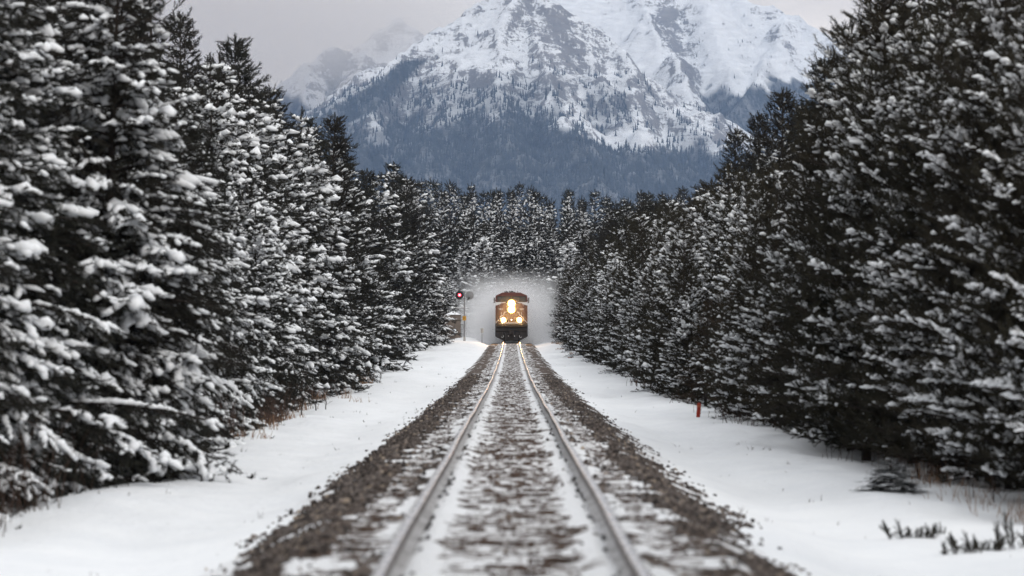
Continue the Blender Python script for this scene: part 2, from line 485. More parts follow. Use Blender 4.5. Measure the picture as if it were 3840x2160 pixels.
RIDGES = {
  'main': [
    ([(1305, -60, 7000), (1235, 0, 6950), (1170, 42, 6900), (1080, 95, 6800), (960, 188, 6600), (860, 250, 6350), (760, 312, 6100), (680, 385, 5900), (560, 480, 5700)], 0.80),
    ([(1305, -60, 7000), (1340, 50, 6780), (1375, 150, 6500), (1410, 250, 6150), (1450, 345, 5750), (1500, 440, 5300)], 0.72),
    ([(1170, 42, 6900), (1160, 150, 6600), (1130, 230, 6300), (1090, 310, 5950), (1050, 390, 5600)], 0.72),
    ([(1305, -60, 7000), (1270, 60, 6700), (1255, 190, 6350), (1270, 300, 5950), (1290, 400, 5500)], 0.74),
    ([(1305, -60, 7000), (1395, 0, 7000), (1480, 72, 6950), (1590, 178, 6820), (1700, 258, 6650), (1815, 340, 6400), (1930, 420, 6100)], 0.82),
    ([(1480, 72, 6950), (1500, 180, 6600), (1560, 280, 6250), (1640, 370, 5900)], 0.74),
    ([(960, 188, 6600), (940, 290, 6200), (900, 370, 5800)], 0.7),
  ],
  'right': [
    ([(1600, -170, 9100), (1450, -60, 8800), (1340, 20, 8600)], 0.85),
    ([(1600, -170, 9100), (1760, -60, 9000), (1890, 5, 8900), (1985, 22, 8900), (2050, 58, 8800), (2115, 110, 8700), (2300, 200, 8500)], 0.85),
    ([(1600, -170, 9100), (1625, 0, 8700), (1660, 90, 8300), (1715, 180, 7900), (1745, 245, 7600)], 0.80),
    ([(1760, -60, 9000), (1790, 50, 8600), (1830, 140, 8200), (1850, 230, 7800)], 0.75),
    ([(1985, 22, 8900), (1960, 110, 8500), (1920, 190, 8000), (1860, 260, 7600), (1800, 330, 7200)], 0.72),
    ([(2115, 110, 8700), (2080, 190, 8100), (1990, 260, 7600), (1930, 330, 7100)], 0.7),
    ([(2300, 200, 8500), (2200, 270, 7800), (2100, 330, 7200)], 0.7),
  ],
  'left': [
    ([(1010, 40, 8600), (930, 85, 8400), (855, 110, 8200), (780, 165, 8000), (700, 222, 7800), (640, 262, 7600), (480, 350, 7300)], 0.85),
    ([(930, 85, 8400), (900, 180, 7900), (850, 250, 7500)], 0.75),
    ([(780, 165, 8000), (760, 240, 7600), (720, 310, 7200)], 0.72),
  ],
}
def ridge_h(X, Y, ridges):
    H = np.full(X.shape, -200.0)
    for line, slope in ridges:
        P = np.array([px(*p) for p in line])
        for a, b in zip(P[:-1], P[1:]):
            ab = b[:2] - a[:2]; l2 = (ab ** 2).sum()
            t = np.clip(((X - a[0]) * ab[0] + (Y - a[1]) * ab[1]) / l2, 0, 1)
            dx = X - (a[0] + ab[0] * t); dy = Y - (a[1] + ab[1] * t)
            d = np.hypot(dx, dy)
            h = a[2] + (b[2] - a[2]) * t - slope * d * (1 - 0.16 * np.clip(d / 900, 0, 1.6))
            H = np.maximum(H, h)
    return H
def mtn_detail(X, Y, H, seed):
    # warped, downslope-drawn gullies and crags
    wx = 60 * fbm(X / 260, Y / 260, 3, seed + 40); wy = 60 * fbm(X / 260, Y / 260, 3, seed + 50)
    a = ridged((X + wx) / 190, (Y + wy) / 420, 5, seed) - 0.5
    b = fbm(X / 45, Y / 90, 4, seed + 9)
    amp = sstep(20, 420, H)
    return H + amp * (46 * a + 15 * b) + 8 * fbm(X / 120, Y / 120, 3, seed + 3)

def make_mtn_mat():
    m = mat('mountain_snow_and_rock', (0.8, 0.8, 0.82), 0.85, 0, 0.1)
    co = coords(m)
    geo = N(m, 'ShaderNodeNewGeometry')
    sep = N(m, 'ShaderNodeSeparateXYZ'); L(m, geo.outputs['Normal'], sep.inputs[0])
    ma = N(m, 'ShaderNodeMapping'); ma.inputs['Scale'].default_value = (1, 0.5, 2.0); ma.inputs['Rotation'].default_value = (0.1, 0.38, 0)
    L(m, co, ma.inputs[0])
    n1 = noise(m, 0.0085, 8, 0.72, ma.outputs[0], 0.4)
    # rock strata: bands tilted through the massif
    mb = N(m, 'ShaderNodeMapping'); mb.inputs['Scale'].default_value = (0.30, 0.22, 1.0); mb.inputs['Rotation'].default_value = (0.12, 0.42, 0)
    L(m, co, mb.inputs[0])
    n2 = noise(m, 0.075, 8, 0.78, mb.outputs[0], 0.8)
    md = N(m, 'ShaderNodeMapping'); md.inputs['Scale'].default_value = (1.0, 0.35, 0.35)
    L(m, co, md.inputs[0])
    n3 = noise(m, 0.12, 6, 0.7, md.outputs[0], 0.3)
    att = N(m, 'ShaderNodeAttribute'); att.attribute_name = 'rock'
    s = math_(m, 'ADD', att.outputs['Fac'], math_(m, 'MULTIPLY', math_(m, 'SUBTRACT', n1.outputs['Fac'], 0.5), 1.1))
    s = math_(m, 'ADD', s, math_(m, 'MULTIPLY', math_(m, 'SUBTRACT', n2.outputs['Fac'], 0.5), 2.3))
    s = math_(m, 'ADD', s, math_(m, 'MULTIPLY', math_(m, 'SUBTRACT', n3.outputs['Fac'], 0.5), 1.7))
    s = math_(m, 'ADD', s, math_(m, 'MULTIPLY', math_(m, 'SUBTRACT', 0.82, sep.outputs['Z']), 1.6))
    mr = N(m, 'ShaderNodeMapRange'); mr.inputs['From Min'].default_value = 0.42; mr.inputs['From Max'].default_value = 0.66
    L(m, s, mr.inputs['Value'])
    rock = ramp(m, n2.outputs['Fac'], [(0.3, (0.075, 0.070, 0.072)), (0.7, (0.20, 0.185, 0.18))])
    c = mixc(m, math_(m, 'MULTIPLY', mr.outputs[0], 0.85), (0.78, 0.79, 0.81), rock.outputs[0])
    fo = N(m, 'ShaderNodeAttribute'); fo.attribute_name = 'wood'
    nf = noise(m, 0.035, 4, 0.65, md.outputs[0])
    fk = math_(m, 'MULTIPLY', fo.outputs['Fac'], ramp(m, nf.outputs['Fac'], [(0.34, (0.80, 0.80, 0.80)), (0.58, (1, 1, 1))]).outputs[0])
    c = mixc(m, fk, c, (0.040, 0.046, 0.048))
    L(m, c, bsdf(m).inputs['Base Color'])
    bump(m, math_(m, 'ADD', n2.outputs['Fac'], n1.outputs['Fac']), 0.9, 14.0)
    return m
M_MTN = make_mtn_mat()

def wood_density(name, X, Y, H, Z0):
    """how densely trees stand there, 0..1, from elevation and gullies"""
    yd = 824 - (H - CAM_Z) / Y * FPX / 1.4907          # apparent height, only used to read the timberline off the photograph
    xd = 1289 + X / Y * FPX / 1.4907
    n = fbm(X / 170, Y / 420, 4, 71) * 60 + fbm(X / 36, Y / 120, 3, 77) * 34
    if name == 'main':
        line = np.interp(xd, [600, 760, 860, 960, 1080, 1170, 1290, 1400, 1480, 1560, 1640, 1760, 1900], [332, 322, 330, 336, 333, 320, 298, 300, 318, 345, 375, 372, 360])
        band = np.interp(xd, [600, 760, 960, 1090, 1200], [40, 40, 55, 30, 0]) * 1.2
        ridge = np.interp(xd, [560, 680, 760, 860, 960, 1080, 1170], [480, 385, 312, 250, 188, 95, 42])
        g = sstep(-22, 26, yd - line + n)
        crest = (1 - sstep(0.6, 1.0, np.abs(yd - (ridge + band * 0.7)) / np.maximum(band * 0.75, 1))) * (xd < 1090) * (yd > 150)
        g = np.maximum(g, crest * sstep(-25, 5, n + 12))
        g = np.maximum(g, 0.8 * sstep(296, 340, yd) * (1 - sstep(1250, 1400, xd)))
        upper = (0.07 + 0.55 * sstep(130, 260, yd)) * sstep(20, 120, yd) * sstep(-34, 22, n)
        hole = np.exp(-((xd - 1600 - (yd - 350) * 1.2) / 60) ** 2 - ((yd - 352) / 22) ** 2)
        return np.clip(np.maximum(g, upper) * (1 - 1.3 * hole), 0, 1)
    if name == 'right':
        line = np.interp(xd, [1300, 1700, 1740, 1800, 1900, 2000, 2080, 2300], [330, 300, 262, 235, 225, 205, 195, 200])
        g = sstep(-14, 18, yd - line + n * 0.8)
        upper = 0.30 * sstep(10, 190, yd) * sstep(-18, 30, n)
        return np.clip(np.maximum(g, upper), 0, 1)
    line = np.interp(xd, [500, 700, 860, 1000], [330, 262, 235, 220])
    return np.clip(np.maximum(sstep(-16, 20, yd - line + n), 0.22 * sstep(150, 220, yd) * sstep(-5, 25, n)), 0, 1)

def mountain(name, oname, label, y0, y1, u0, u1, nu, ny, seed, ntree):
    us = np.linspace(u0, u1, nu); ys = np.linspace(y0, y1, ny)
    U, Y = np.meshgrid(us, ys)
    X = U * Y
    H = mtn_detail(X, Y, ridge_h(X, Y, RIDGES[name]), seed)
    Z = np.maximum(H, -40 + 0 * H)
    i = np.arange(nu * ny).reshape(ny, nu)
    F = np.stack([i[:-1, :-1], i[:-1, 1:], i[1:, 1:], i[1:, :-1]], -1).reshape(-1, 4)
    # leave out the part that lies under the ground
    keep = (Z.ravel()[F].max(1) > -30)
    F = F[keep]
    me = np_mesh(oname, np.stack([X, Y, Z], -1).reshape(-1, 3), F, [M_MTN], True)
    w = wood_density(name, X, Y, Z, 0)
    yd = 824 - (Z - CAM_Z) / Y * FPX / 1.4907; xd = 1289 + X / Y * FPX / 1.4907
    if name == 'main':
        rock = 0.34 + 0.36 * np.exp(-((xd - 1400 - (yd - 80) * 0.35) / 75) ** 2 - ((yd - 70) / 110) ** 2) + 0.10 * sstep(120, 240, yd)
        rock = rock - 0.5 * np.exp(-((xd - 1600 - (yd - 350) * 1.2) / 75) ** 2 - ((yd - 350) / 26) ** 2) - 0.25 * np.exp(-((xd - 1200) / 70) ** 2 - ((yd - 40) / 40) ** 2)
    elif name == 'right':
        rock = -0.04 + 0.75 * np.exp(-((xd - 1700 - (yd - 90) * 0.35) / 38) ** 2 - ((yd - 110) / 120) ** 2) + 0.5 * np.exp(-((xd - 1690 + (yd - 40) * 1.4) / 60) ** 2 - ((yd - 40) / 34) ** 2) + 0.30 * sstep(1860, 1960, xd) * (1 - sstep(60, 200, yd))
    else:
        rock = 0.20 + 0.34 * np.exp(-((xd - 870) / 80) ** 2 - ((yd - 150) / 70) ** 2)
    for nm, arr in (('wood', np.clip(w * 1.25 - 0.22, 0, 1)), ('rock', rock)):
        at = me.attributes.new(nm, 'FLOAT', 'POINT'); at.data.foreach_set('value', arr.ravel().astype(np.float32))
    o = link(oname, me)
    tag(o, label, kind='structure')
    # trees standing on it
    rs = np.random.RandomState(seed + 5)
    n = ntree * 10
    tu = rs.uniform(u0 * 0.9, u1 * 0.9, n); ty = rs.uniform(y0, y1, n)
    # bilinear height from the mesh grid itself, so that trunks meet the ground
    fu = (tu - u0) / (u1 - u0) * (nu - 1); fy = (ty - y0) / (y1 - y0) * (ny - 1)
    a = np.clip(fu.astype(int), 0, nu - 2); b = np.clip(fy.astype(int), 0, ny - 2); fu -= a; fy -= b
    def bil(A): return (A[b, a] * (1 - fu) + A[b, a + 1] * fu) * (1 - fy) + (A[b + 1, a] * (1 - fu) + A[b + 1, a + 1] * fu) * fy
    tz = bil(Z); tx = tu * ty
    dens = wood_density(name, tx, ty, tz, 0)
    clump = sstep(-0.25, 0.25, fbm(tx / 28, ty / 60, 2, seed + 60))
    p = np.where(dens > 0.5, dens, dens * clump)
    ok = (rs.uniform(0, 1, n) < p * np.where(tz < 130, 0.35, 1.0)) & (tz > -10)
    idx = np.nonzero(ok)[0][:ntree]
    return np.stack([tx[idx], ty[idx], tz[idx]], -1)

def far_trees(P, name, label, seed, hmin=9, hmax=19):
    rs = np.random.RandomState(seed)
    n = len(P)
    h = rs.uniform(hmin, hmax, n) * rs.uniform(0.8, 1.15, n) * (1 - 0.4 * sstep(450, 800, P[:, 2])); r = h * rs.uniform(0.13, 0.2, n)
    k = 5
    T = []
    ang = np.arange(k) * 2 * math.pi / k
    for (zb, zt, rr) in ((0.02, 0.62, 1.0), (0.42, 1.0, 0.62)):
        ring = np.stack([np.cos(ang) * rr, np.sin(ang) * rr, np.full(k, zb)], -1)
        T.append(np.concatenate([ring, [[0, 0, zt]]]))
    T = np.concatenate(T)                                     # 12 verts
    f = [(i, (i + 1) % k, k) for i in range(k)] + [(i + 6, (i + 1) % k + 6, k + 6) for i in range(k)]
    f = np.array(f)
    rot = rs.uniform(0, 6.28, n)
    c, s = np.cos(rot), np.sin(rot)
    jit = rs.uniform(0.75, 1.25, (n, len(T)))
    x = T[None, :, 0] * r[:, None] * jit; y = T[None, :, 1] * r[:, None] * jit
    V = np.stack([x * c[:, None] - y * s[:, None] + P[:, 0:1], x * s[:, None] + y * c[:, None] + P[:, 1:2], T[None, :, 2] * h[:, None] + P[:, 2:3] - 0.6], -1)
    F = f[None] + (np.arange(n) * len(T))[:, None, None]
    o = link(name, np_mesh(name, V.reshape(-1, 3), F.reshape(-1, 3), [M_FARTREE]))
    return tag(o, label, kind='stuff')
M_FARTREE = mottled('far_conifers', (0.030, 0.036, 0.040), (0.075, 0.084, 0.090), 0.03, 0.9, 0, 0, 1, 0.05)

pm = mountain('main', 'mountain', 'steep snowy peak with dark forested foot behind the railway', 4500, 7300, -0.24, 0.24, 430, 300, 101, 30000)
pr = mountain('right', 'mountain', 'brighter snow-covered massif behind the right shoulder of the main peak', 6400, 9300, -0.05, 0.24, 260, 230, 202, 8000)
pl = mountain('left', 'mountain', 'rocky snow ridge fading into cloud left of the main peak', 6700, 8700, -0.24, -0.02, 200, 180, 303, 4500)
far_trees(np.concatenate([pm, pr, pl]), 'mountain_forest', 'dark conifer forest and scattered trees on the mountain slopes', 12)

# ------------------------------------------------------------------ conifers
def expand(T, Fc, P, A, B, C, S):
    """copies of template T at P with axes A, B, C (n,3) and scales S (n,3)"""
    V = (T[None, :, 0:1] * (A * S[:, 0:1])[:, None] + T[None, :, 1:2] * (B * S[:, 1:2])[:, None] + T[None, :, 2:3] * (C * S[:, 2:3])[:, None]) + P[:, None]
    F = Fc[None] + (np.arange(len(P)) * len(T))[:, None, None]
    return V.reshape(-1, 3), F.reshape(-1, Fc.shape[1])
def nrm(v): return v / np.maximum(np.linalg.norm(v, axis=-1, keepdims=True), 1e-9)

def shoot_template(k, width, ln, seed):
    rs = np.random.RandomState(seed)
    V, F = [], []
    for i in range(k):
        t = (i + rs.uniform(0.1, 0.9)) / k
        a = i * 2.4 + rs.uniform(-0.5, 0.5)
        rad = np.array([0, math.cos(a), math.sin(a)])
        d = np.array([0.72, 0, 0]) + rad * rs.uniform(0.55, 0.85)
        d /= np.linalg.norm(d)
        side = np.cross(d, rad); side /= np.linalg.norm(side)
        b = np.array([t * 0.92, 0, 0]); L_ = ln * rs.uniform(0.8, 1.2)
        n = len(V)
        V += [b - side * width / 2, b + side * width / 2, b + d * L_]
        F.append((n, n + 1, n + 2))
    return np.array(V), np.array(F)

def ico(sub):
    bm = bmesh.new(); bmesh.ops.create_icosphere(bm, subdivisions=sub, radius=1.0)
    V = np.array([v.co[:] for v in bm.verts]); F = np.array([[v.index for v in f.verts] for f in bm.faces]); bm.free()
    return V, F
_I1 = ico(1); _I2 = ico(2)
def blob_template(seed, fine=True):
    V, F = (_I2 if fine else _I1)
    V = V.copy(); rs = np.random.RandomState(seed)
    a = rs.uniform(0, 6.28, 6)
    x = V[:, 0]
    V[:, 2] = np.where(V[:, 2] < 0, V[:, 2] * 0.45, V[:, 2]) + 0.28 * np.sin(x * 3.1 + a[0]) * 0.5
    V[:, 1] *= 1 + 0.28 * np.sin(x * 4.2 + a[1]); V[:, 1] += 0.25 * np.sin(x * 2.3 + a[2])
    V[:, 2] *= 1 + 0.25 * np.sin(x * 5 + a[3] + V[:, 1] * 2)
    V[:, 2] -= 0.18 * x * x
    return V, F

def build_conifer(seed, H, R, snow, droop, up, lod, needles_m, top_bare=0.0, low_bare=0.03, density=1.0, pad=1.0, gap=0.0, thick=1.0):
    """returns dict part -> mesh. lod 0 near, 1 middle, 2 far"""
    rs = np.random.RandomState(seed)
    bz, bd = [], []                       # wood tubes
    tubeV, tubeF, nv = [], [], 0
    def tube(P, r, k):
        nonlocal nv
        n = len(P)
        d = nrm(np.gradient(P, axis=0))
        ref = np.array([0, 0, 1.0]) if abs(d[0][2]) < 0.9 else np.array([1.0, 0, 0])
        u = nrm(np.cross(d, ref)); v = np.cross(d, u)
        t = np.arange(k) * 2 * math.pi / k
        ring = P[:, None] + r[:, None, None] * (u[:, None] * np.cos(t)[None, :, None] + v[:, None] * np.sin(t)[None, :, None])
        i = np.arange(n * k).reshape(n, k) + nv
        tubeV.append(ring.reshape(-1, 3))
        j = np.roll(i, -1, 1)
        tubeF.append(np.stack([i[:-1], j[:-1], j[1:], i[1:]], -1).reshape(-1, 4)); nv += n * k
    SP, SD, SL = [], [], []               # shoots
    BP, BD, BL, BW = [], [], [], []       # snow
    step = (0.25, 0.33, 0.55)[lod] / density
    z = H * low_bare
    az0 = rs.uniform(0, 6.28)
    ph = rs.uniform(0, 50)
    lean = rs.uniform(-0.02, 0.02, 2)
    while z < H * 0.985:
        t = z / H
        nb = max(3, int(round((6.2 - 2.4 * t) * rs.uniform(0.8, 1.2))))
        az0 += 1.1
        for b in range(nb):
            az = az0 + b * 2 * math.pi / nb + rs.uniform(-0.4, 0.4)
            prof = min(1.0, (1 - t) ** 0.78 * 1.08 + 0.02) * (0.82 + 0.18 * min(1, t / 0.12))
            irr = 1 + 0.30 * vnoise(np.array([az * 1.3 + ph]), np.array([z * 0.9 + ph]))[0]
            Lb = R * prof * irr * rs.uniform(0.70, 1.18)
            if rs.rand() < gap: continue
            if Lb < 0.12: Lb = 0.12
            ns = 6 if lod < 2 else 4
            s = np.linspace(0, 1, ns)
            dirh = np.array([math.cos(az), math.sin(az), 0.0])
            rise0 = 0.10 + 0.55 * t + rs.uniform(-0.12, 0.12)
            curve = up * (0.25 + 0.35 * rs.rand()) - droop * (0.35 + 0.45 * rs.rand()) * (1 - 0.5 * t)
            P = np.zeros((ns, 3))
            P[:] = dirh[None] * (Lb * s)[:, None]
            P[:, 2] += z + Lb * (rise0 * s + curve * s * s)
            side = np.array([-dirh[1], dirh[0], 0]); P += side[None] * (0.12 * Lb * rs.uniform(-1, 1) * s * s)[:, None]
            P[:, 0] += lean[0] * z; P[:, 1] += lean[1] * z
            P[:, 2] = np.maximum(P[:, 2], 0.06 + 0.1 * rs.rand())
            r0 = 0.012 + 0.012 * Lb
            tube(P, np.linspace(r0, r0 * 0.25, ns), 4 if lod == 0 else 3)
            bare = rs.rand() < top_bare
            # a joined load of snow along the top of the bough
            cb = vnoise(np.array([P[-1][0] * 0.9 + ph + P[-1][2] * 0.5]), np.array([P[-1][1] * 0.9 + P[-1][2] * 1.2 + ph]))[0]
            if lod < 2 and Lb > 0.35 and snow > 0.2 and rs.rand() < np.clip(0.30 + (snow - 0.5) * 0.8 + 1.6 * cb, 0, 0.95) * (0.35 + 0.65 * min(1, z / 1.6)) * (1 - 0.8 * max(0, t - 0.75) / 0.25):
                bw_ = (0.050, 0.062)[lod] * (0.7 + 0.3 * pad) * rs.uniform(0.8, 1.35); sp_ = bw_ * 1.7
                sa = rs.uniform(0.3, 0.65); nn = int(Lb * (1.0 - sa) / sp_) + 1
                for e in range(nn):
                    f_ = min(1.0, sa + (1 - sa) * e / nn) * (ns - 1); k_ = min(int(f_), ns - 2); q_ = f_ - k_
                    pe = P[k_] * (1 - q_) + P[k_ + 1] * q_
                    g_ = math.sin(math.pi * (0.18 + 0.8 * (e + 0.5) / nn)) * rs.uniform(0.8, 1.25)
                    BP.append(pe + np.array([rs.normal(0, 0.015), rs.normal(0, 0.015), 0.02])); BD.append(P[k_ + 1] - P[k_] + rs.normal(0, 0.02, 3)); BL.append(sp_ * 1.15 * g_); BW.append(bw_ * g_)
            # twigs
            gapt = (0.15, 0.22, 0.42)[lod]
            m = max(2, int(Lb * 0.82 / gapt * (1.7 if lod == 0 else 1.5)))
            for q in range(m + 1):
                sq = 1.0 if q == m else 0.2 + 0.8 * (q + rs.rand()) / m
                k0 = min(int(sq * (ns - 1)), ns - 2); f = sq * (ns - 1) - k0
                p0 = P[k0] * (1 - f) + P[k0 + 1] * f
                tang = nrm(P[k0 + 1] - P[k0])
                if q == m: d = tang; tl = 0.16 + 0.1 * rs.rand()
                else:
                    sg = 1 if q % 2 else -1
                    sd = nrm(np.cross(tang, [0, 0, 1.0])) * sg
                    an = rs.uniform(0.55, 1.15)
                    d = nrm(tang * math.cos(an) + sd * math.sin(an) + np.array([0, 0, rs.uniform(-0.25, 0.4) + 0.35 * up - 0.3 * droop]))
                    tl = (0.34 * Lb * (1.2 - sq) + 0.10) * rs.uniform(0.7, 1.2)
                    tl = min(tl, 0.75)
                p1 = p0 + d * tl + np.array([0, 0, -0.25 * droop * tl + 0.12 * up * tl])
                p1[2] = max(p1[2], 0.05)
                if lod == 0 and q < m: tube(np.stack([p0, p1]), np.array([0.007, 0.004]), 3)
                if bare and rs.rand() < 0.55: continue
                # shoots on the twig
                sp = (0.095, 0.125, 0.28)[lod]
                nsx = max(1, int(tl / sp))
                dd = nrm(p1 - p0)
                for e in range(nsx + 1):
                    te = (e + rs.rand() * 0.5) / (nsx + 0.5)
                    pe = p0 + (p1 - p0) * min(te, 1)
                    de = dd + rs.normal(0, 0.36, 3) + np.array([0, 0, 0.85 * up - 0.2 * droop])
                    SP.append(pe); SD.append(de); SL.append((0.23, 0.28, 0.48)[lod] * rs.uniform(0.75, 1.25) * thick)
                # snow lying along the twig, in chains that follow its droop
                cl = vnoise(np.array([p0[0] * 1.0 + ph + p0[2] * 0.6]), np.array([p0[1] * 1.0 + p0[2] * 1.4 + ph]))[0]
                expo = (0.45 + 0.35 * min(1, z / 1.4)) * (0.50 + 0.75 * sq) * (1.0 - 0.7 * max(0, t - 0.75) / 0.25)
                pr_ = np.clip(0.5 + (snow - 0.5) * 1.15 + (2.0, 1.5, 1.2)[lod] * cl, 0.0, 1.0) * expo
                if rs.rand() < pr_:
                    bl = (0.080, 0.110, 0.17)[lod]; bw = (0.041, 0.058, 0.088)[lod]
                    mm = int(min(5, max(1, tl * rs.uniform(0.55, 1.1) / (bl * 1.2))))
                    big = (0.6 + 0.4 * pad) * (1.0 + 0.8 * max(0, cl) * pad + (0.8 * rs.rand() if rs.rand() < 0.10 * pad else 0))
                    t0_ = rs.uniform(0.15, 0.5)
                    for e in range(mm):
                        te = min(1.05, t0_ + e * bl * 1.2 / max(tl, 0.1))
                        pe = p0 + (p1 - p0) * te + np.array([rs.normal(0, 0.012), rs.normal(0, 0.012), 0.022 - 0.10 * droop * tl * te * te])
                        de = dd + rs.normal(0, 0.22, 3); de[2] = de[2] * 0.45 - 0.45 * droop * te
                        BP.append(pe); BD.append(de); BL.append(bl * rs.uniform(0.7, 1.5) * big); BW.append(bw * rs.uniform(0.65, 1.35) * big)
                elif rs.rand() < 0.35 * snow * expo:
                    pe = p0 + (p1 - p0) * rs.uniform(0.4, 1.0) + np.array([0, 0, 0.02])
                    BP.append(pe); BD.append(dd + rs.normal(0, 0.3, 3)); q_ = (0.045, 0.055, 0.11)[lod] * rs.uniform(0.6, 1.3); BL.append(q_); BW.append(q_ * 0.5)
        z += step * rs.uniform(0.75, 1.25) * (1.0 - 0.35 * t)
    # trunk and leader
    tz_ = np.linspace(-0.25, H, 12)
    TP = np.stack([lean[0] * tz_, lean[1] * tz_, tz_], -1)
    tr = np.maximum(0.012, (0.012 * H + 0.015) * (1 - np.clip(tz_ / H, 0, 1)) ** 0.85)
    keepV, keepF, keepn = tubeV, tubeF, nv
    tubeV, tubeF, nv = [], [], 0
    tube(TP, tr, 8 if lod == 0 else 6)
    trunk = np_mesh('trunk', np.concatenate(tubeV), np.concatenate(tubeF), [M_BARK], True)
    for e in range(5 if lod < 2 else 2):
        SP.append(TP[-1] - [0, 0, rs.uniform(0, 0.2)]); SD.append(np.array([rs.normal(0, 0.25), rs.normal(0, 0.25), 1.0])); SL.append(0.26)
    SP, SD, SL = np.array(SP), nrm(np.array(SD)), np.array(SL)
    n = len(SP)
    rnd = rs.normal(0, 1, (n, 3))
    B = nrm(np.cross(SD, rnd)); Cx = np.cross(SD, B)
    kk, ww, ll = ((22, 0.075, 0.30), (13, 0.12, 0.34), (7, 0.20, 0.46))[lod]
    T, Fc = shoot_template(kk, ww, ll, seed)
    V, F = expand(T, Fc, SP, SD, B, Cx, np.stack([SL, SL, SL], -1))
    wV = np.concatenate(keepV); wF = np.concatenate(keepF)
    allV = np.concatenate([V, wV])
    crown = np_mesh('crown', allV, [F, wF + len(V)], [needles_m, M_BARK], False, np.concatenate([np.zeros(len(F)), np.ones(len(wF))]))
    out = {'trunk': trunk, 'crown': crown}
    if len(BP):
        BP, BD, BL, BW = np.array(BP), nrm(np.array(BD)), np.array(BL), np.array(BW)
        up_ = np.array([0, 0, 1.0])
        By = nrm(np.cross(np.broadcast_to(up_, BD.shape) + 1e-3, BD)); Bz = np.cross(BD, By)
        Vs, Fs, off = [], [], 0
        nvar = 4
        var = rs.randint(0, nvar, len(BP))
        for v_ in range(nvar):
            k = var == v_
            if not k.any(): continue
            T, Fc = blob_template(seed * 10 + v_, False)
            V, F = expand(T, Fc, BP[k], BD[k], By[k], Bz[k], np.stack([BL[k], BW[k], BW[k] * 1.0], -1))
            Vs.append(V); Fs.append(F + off); off += len(V)
        out['snow_load'] = np_mesh('snow_load', np.concatenate(Vs), np.concatenate(Fs), [M_TSNOW], True)
    return out

PROTO = {
  # heavily laden, drooping, for the left wall
  'ln': [build_conifer(11 + i, 8.4, 2.05, 0.88, 0.75, 0.10, 0, M_ND_DARK, pad=1.35) for i in range(3)],
  # upward shoots, less snow, for the right wall
  'rn': [build_conifer(21 + i, 8.4, 1.95, 0.58, 0.32, 0.50, 0, M_ND_OLIVE, pad=0.85) for i in range(3)],
  'lm': [build_conifer(31 + i, 8.4, 1.9, 1.0, 0.60, 0.15, 1, M_ND_DARK, pad=1.1) for i in range(3)],
  'rm': [build_conifer(41 + i, 8.4, 1.85, 0.78, 0.30, 0.45, 1, M_ND_OLIVE, pad=0.9) for i in range(2)],
  'br': [build_conifer(46, 7.5, 1.6, 0.38, 0.35, 0.3, 1, M_ND_BROWN, pad=0.9, top_bare=0.2)],
  # tall dark ones that stand up behind
  'tall': [build_conifer(51 + i, 12.0, 2.1, 0.34, 0.15, 0.18, 1, M_ND_DARK, low_bare=0.12, pad=0.8, gap=0.08, thick=1.1, density=1.35) for i in range(3)],
  'bare': [build_conifer(61, 12.5, 2.3, 0.05, 0.2, 0.55, 1, M_ND_DARK, top_bare=0.8, low_bare=0.3, pad=0.5, density=0.6, gap=0.15)],
  'frost': [build_conifer(81 + i, 9.0, 1.7, 1.15, 0.5, 0.2, 1, M_ND_DARK, low_bare=0.03, pad=1.1) for i in range(2)],
  'far': [build_conifer(71 + i, 14.0, 1.9, 0.62, 0.35, 0.25, 1, M_ND_DARK, low_bare=0.10, pad=1.1, density=0.62, thick=1.35) for i in range(3)],
}
PROTO_H = {'ln': 8.4, 'rn': 8.4, 'lm': 8.4, 'rm': 8.4, 'br': 7.5, 'tall': 12.0, 'bare': 12.5, 'far': 14.0, 'frost': 9.0}
trs = random.Random(5)
def tree(kind, x, y, h, label, group=None, name='pine_tree', fat=1.0, rz=None):
    p = trs.choice(PROTO[kind])
    t = empty(name, (x, y, float(gz(x, y)) - 0.03), trs.uniform(0, 6.28) if rz is None else rz)
    s = h / PROTO_H[kind]
    fat *= trs.uniform(0.88, 1.15)
    t.scale = (s * fat, s * fat, s)
    t.rotation_euler = (trs.uniform(-0.03, 0.03), trs.uniform(-0.03, 0.03), t.rotation_euler[2])
    for part, me in p.items():
        o = link(part, me, t)
        if part == 'snow_load': o['kind'] = 'stuff'
    return tag(t, label, 'tree', group)

ENV_L = ([0, 240, 330, 400, 470, 520, 560, 590, 640, 660, 700, 750, 790, 820, 870, 900, 950, 985, 1060, 1125, 1200, 1290],
         [-420, -300, -10, 45, 95, 130, 190, 190, 240, 270, 268, 300, 330, 330, 385, 430, 445, 445, 470, 470, 490, 490])
ENV_R = ([1290, 1330, 1400, 1500, 1560, 1650, 1720, 1760, 1790, 1800, 1850, 1905, 1970, 2030, 2070, 2100, 2170, 2230, 2576],
         [490, 485, 500, 505, 500, 500, 490, 490, 455, 440, 405, 372, 330, 312, 262, 190, 60, -260, -560])
def env_height(x, y):
    xd = 1289 + x / y * FPX / 1.4907
    yd = np.interp(xd, *(ENV_L if x < 0 or xd < 1289 else ENV_R))
    return float((824 - yd) * 1.4907 / FPX * y + CAM_Z - gz(x, y))
def at_px(xd, ytop, d):
    x = (xd - 1289) * 1.4907 / FPX * d
    h = (824 - ytop) * 1.4907 / FPX * d + CAM_Z - float(gz(x, d))
    return x, d, h

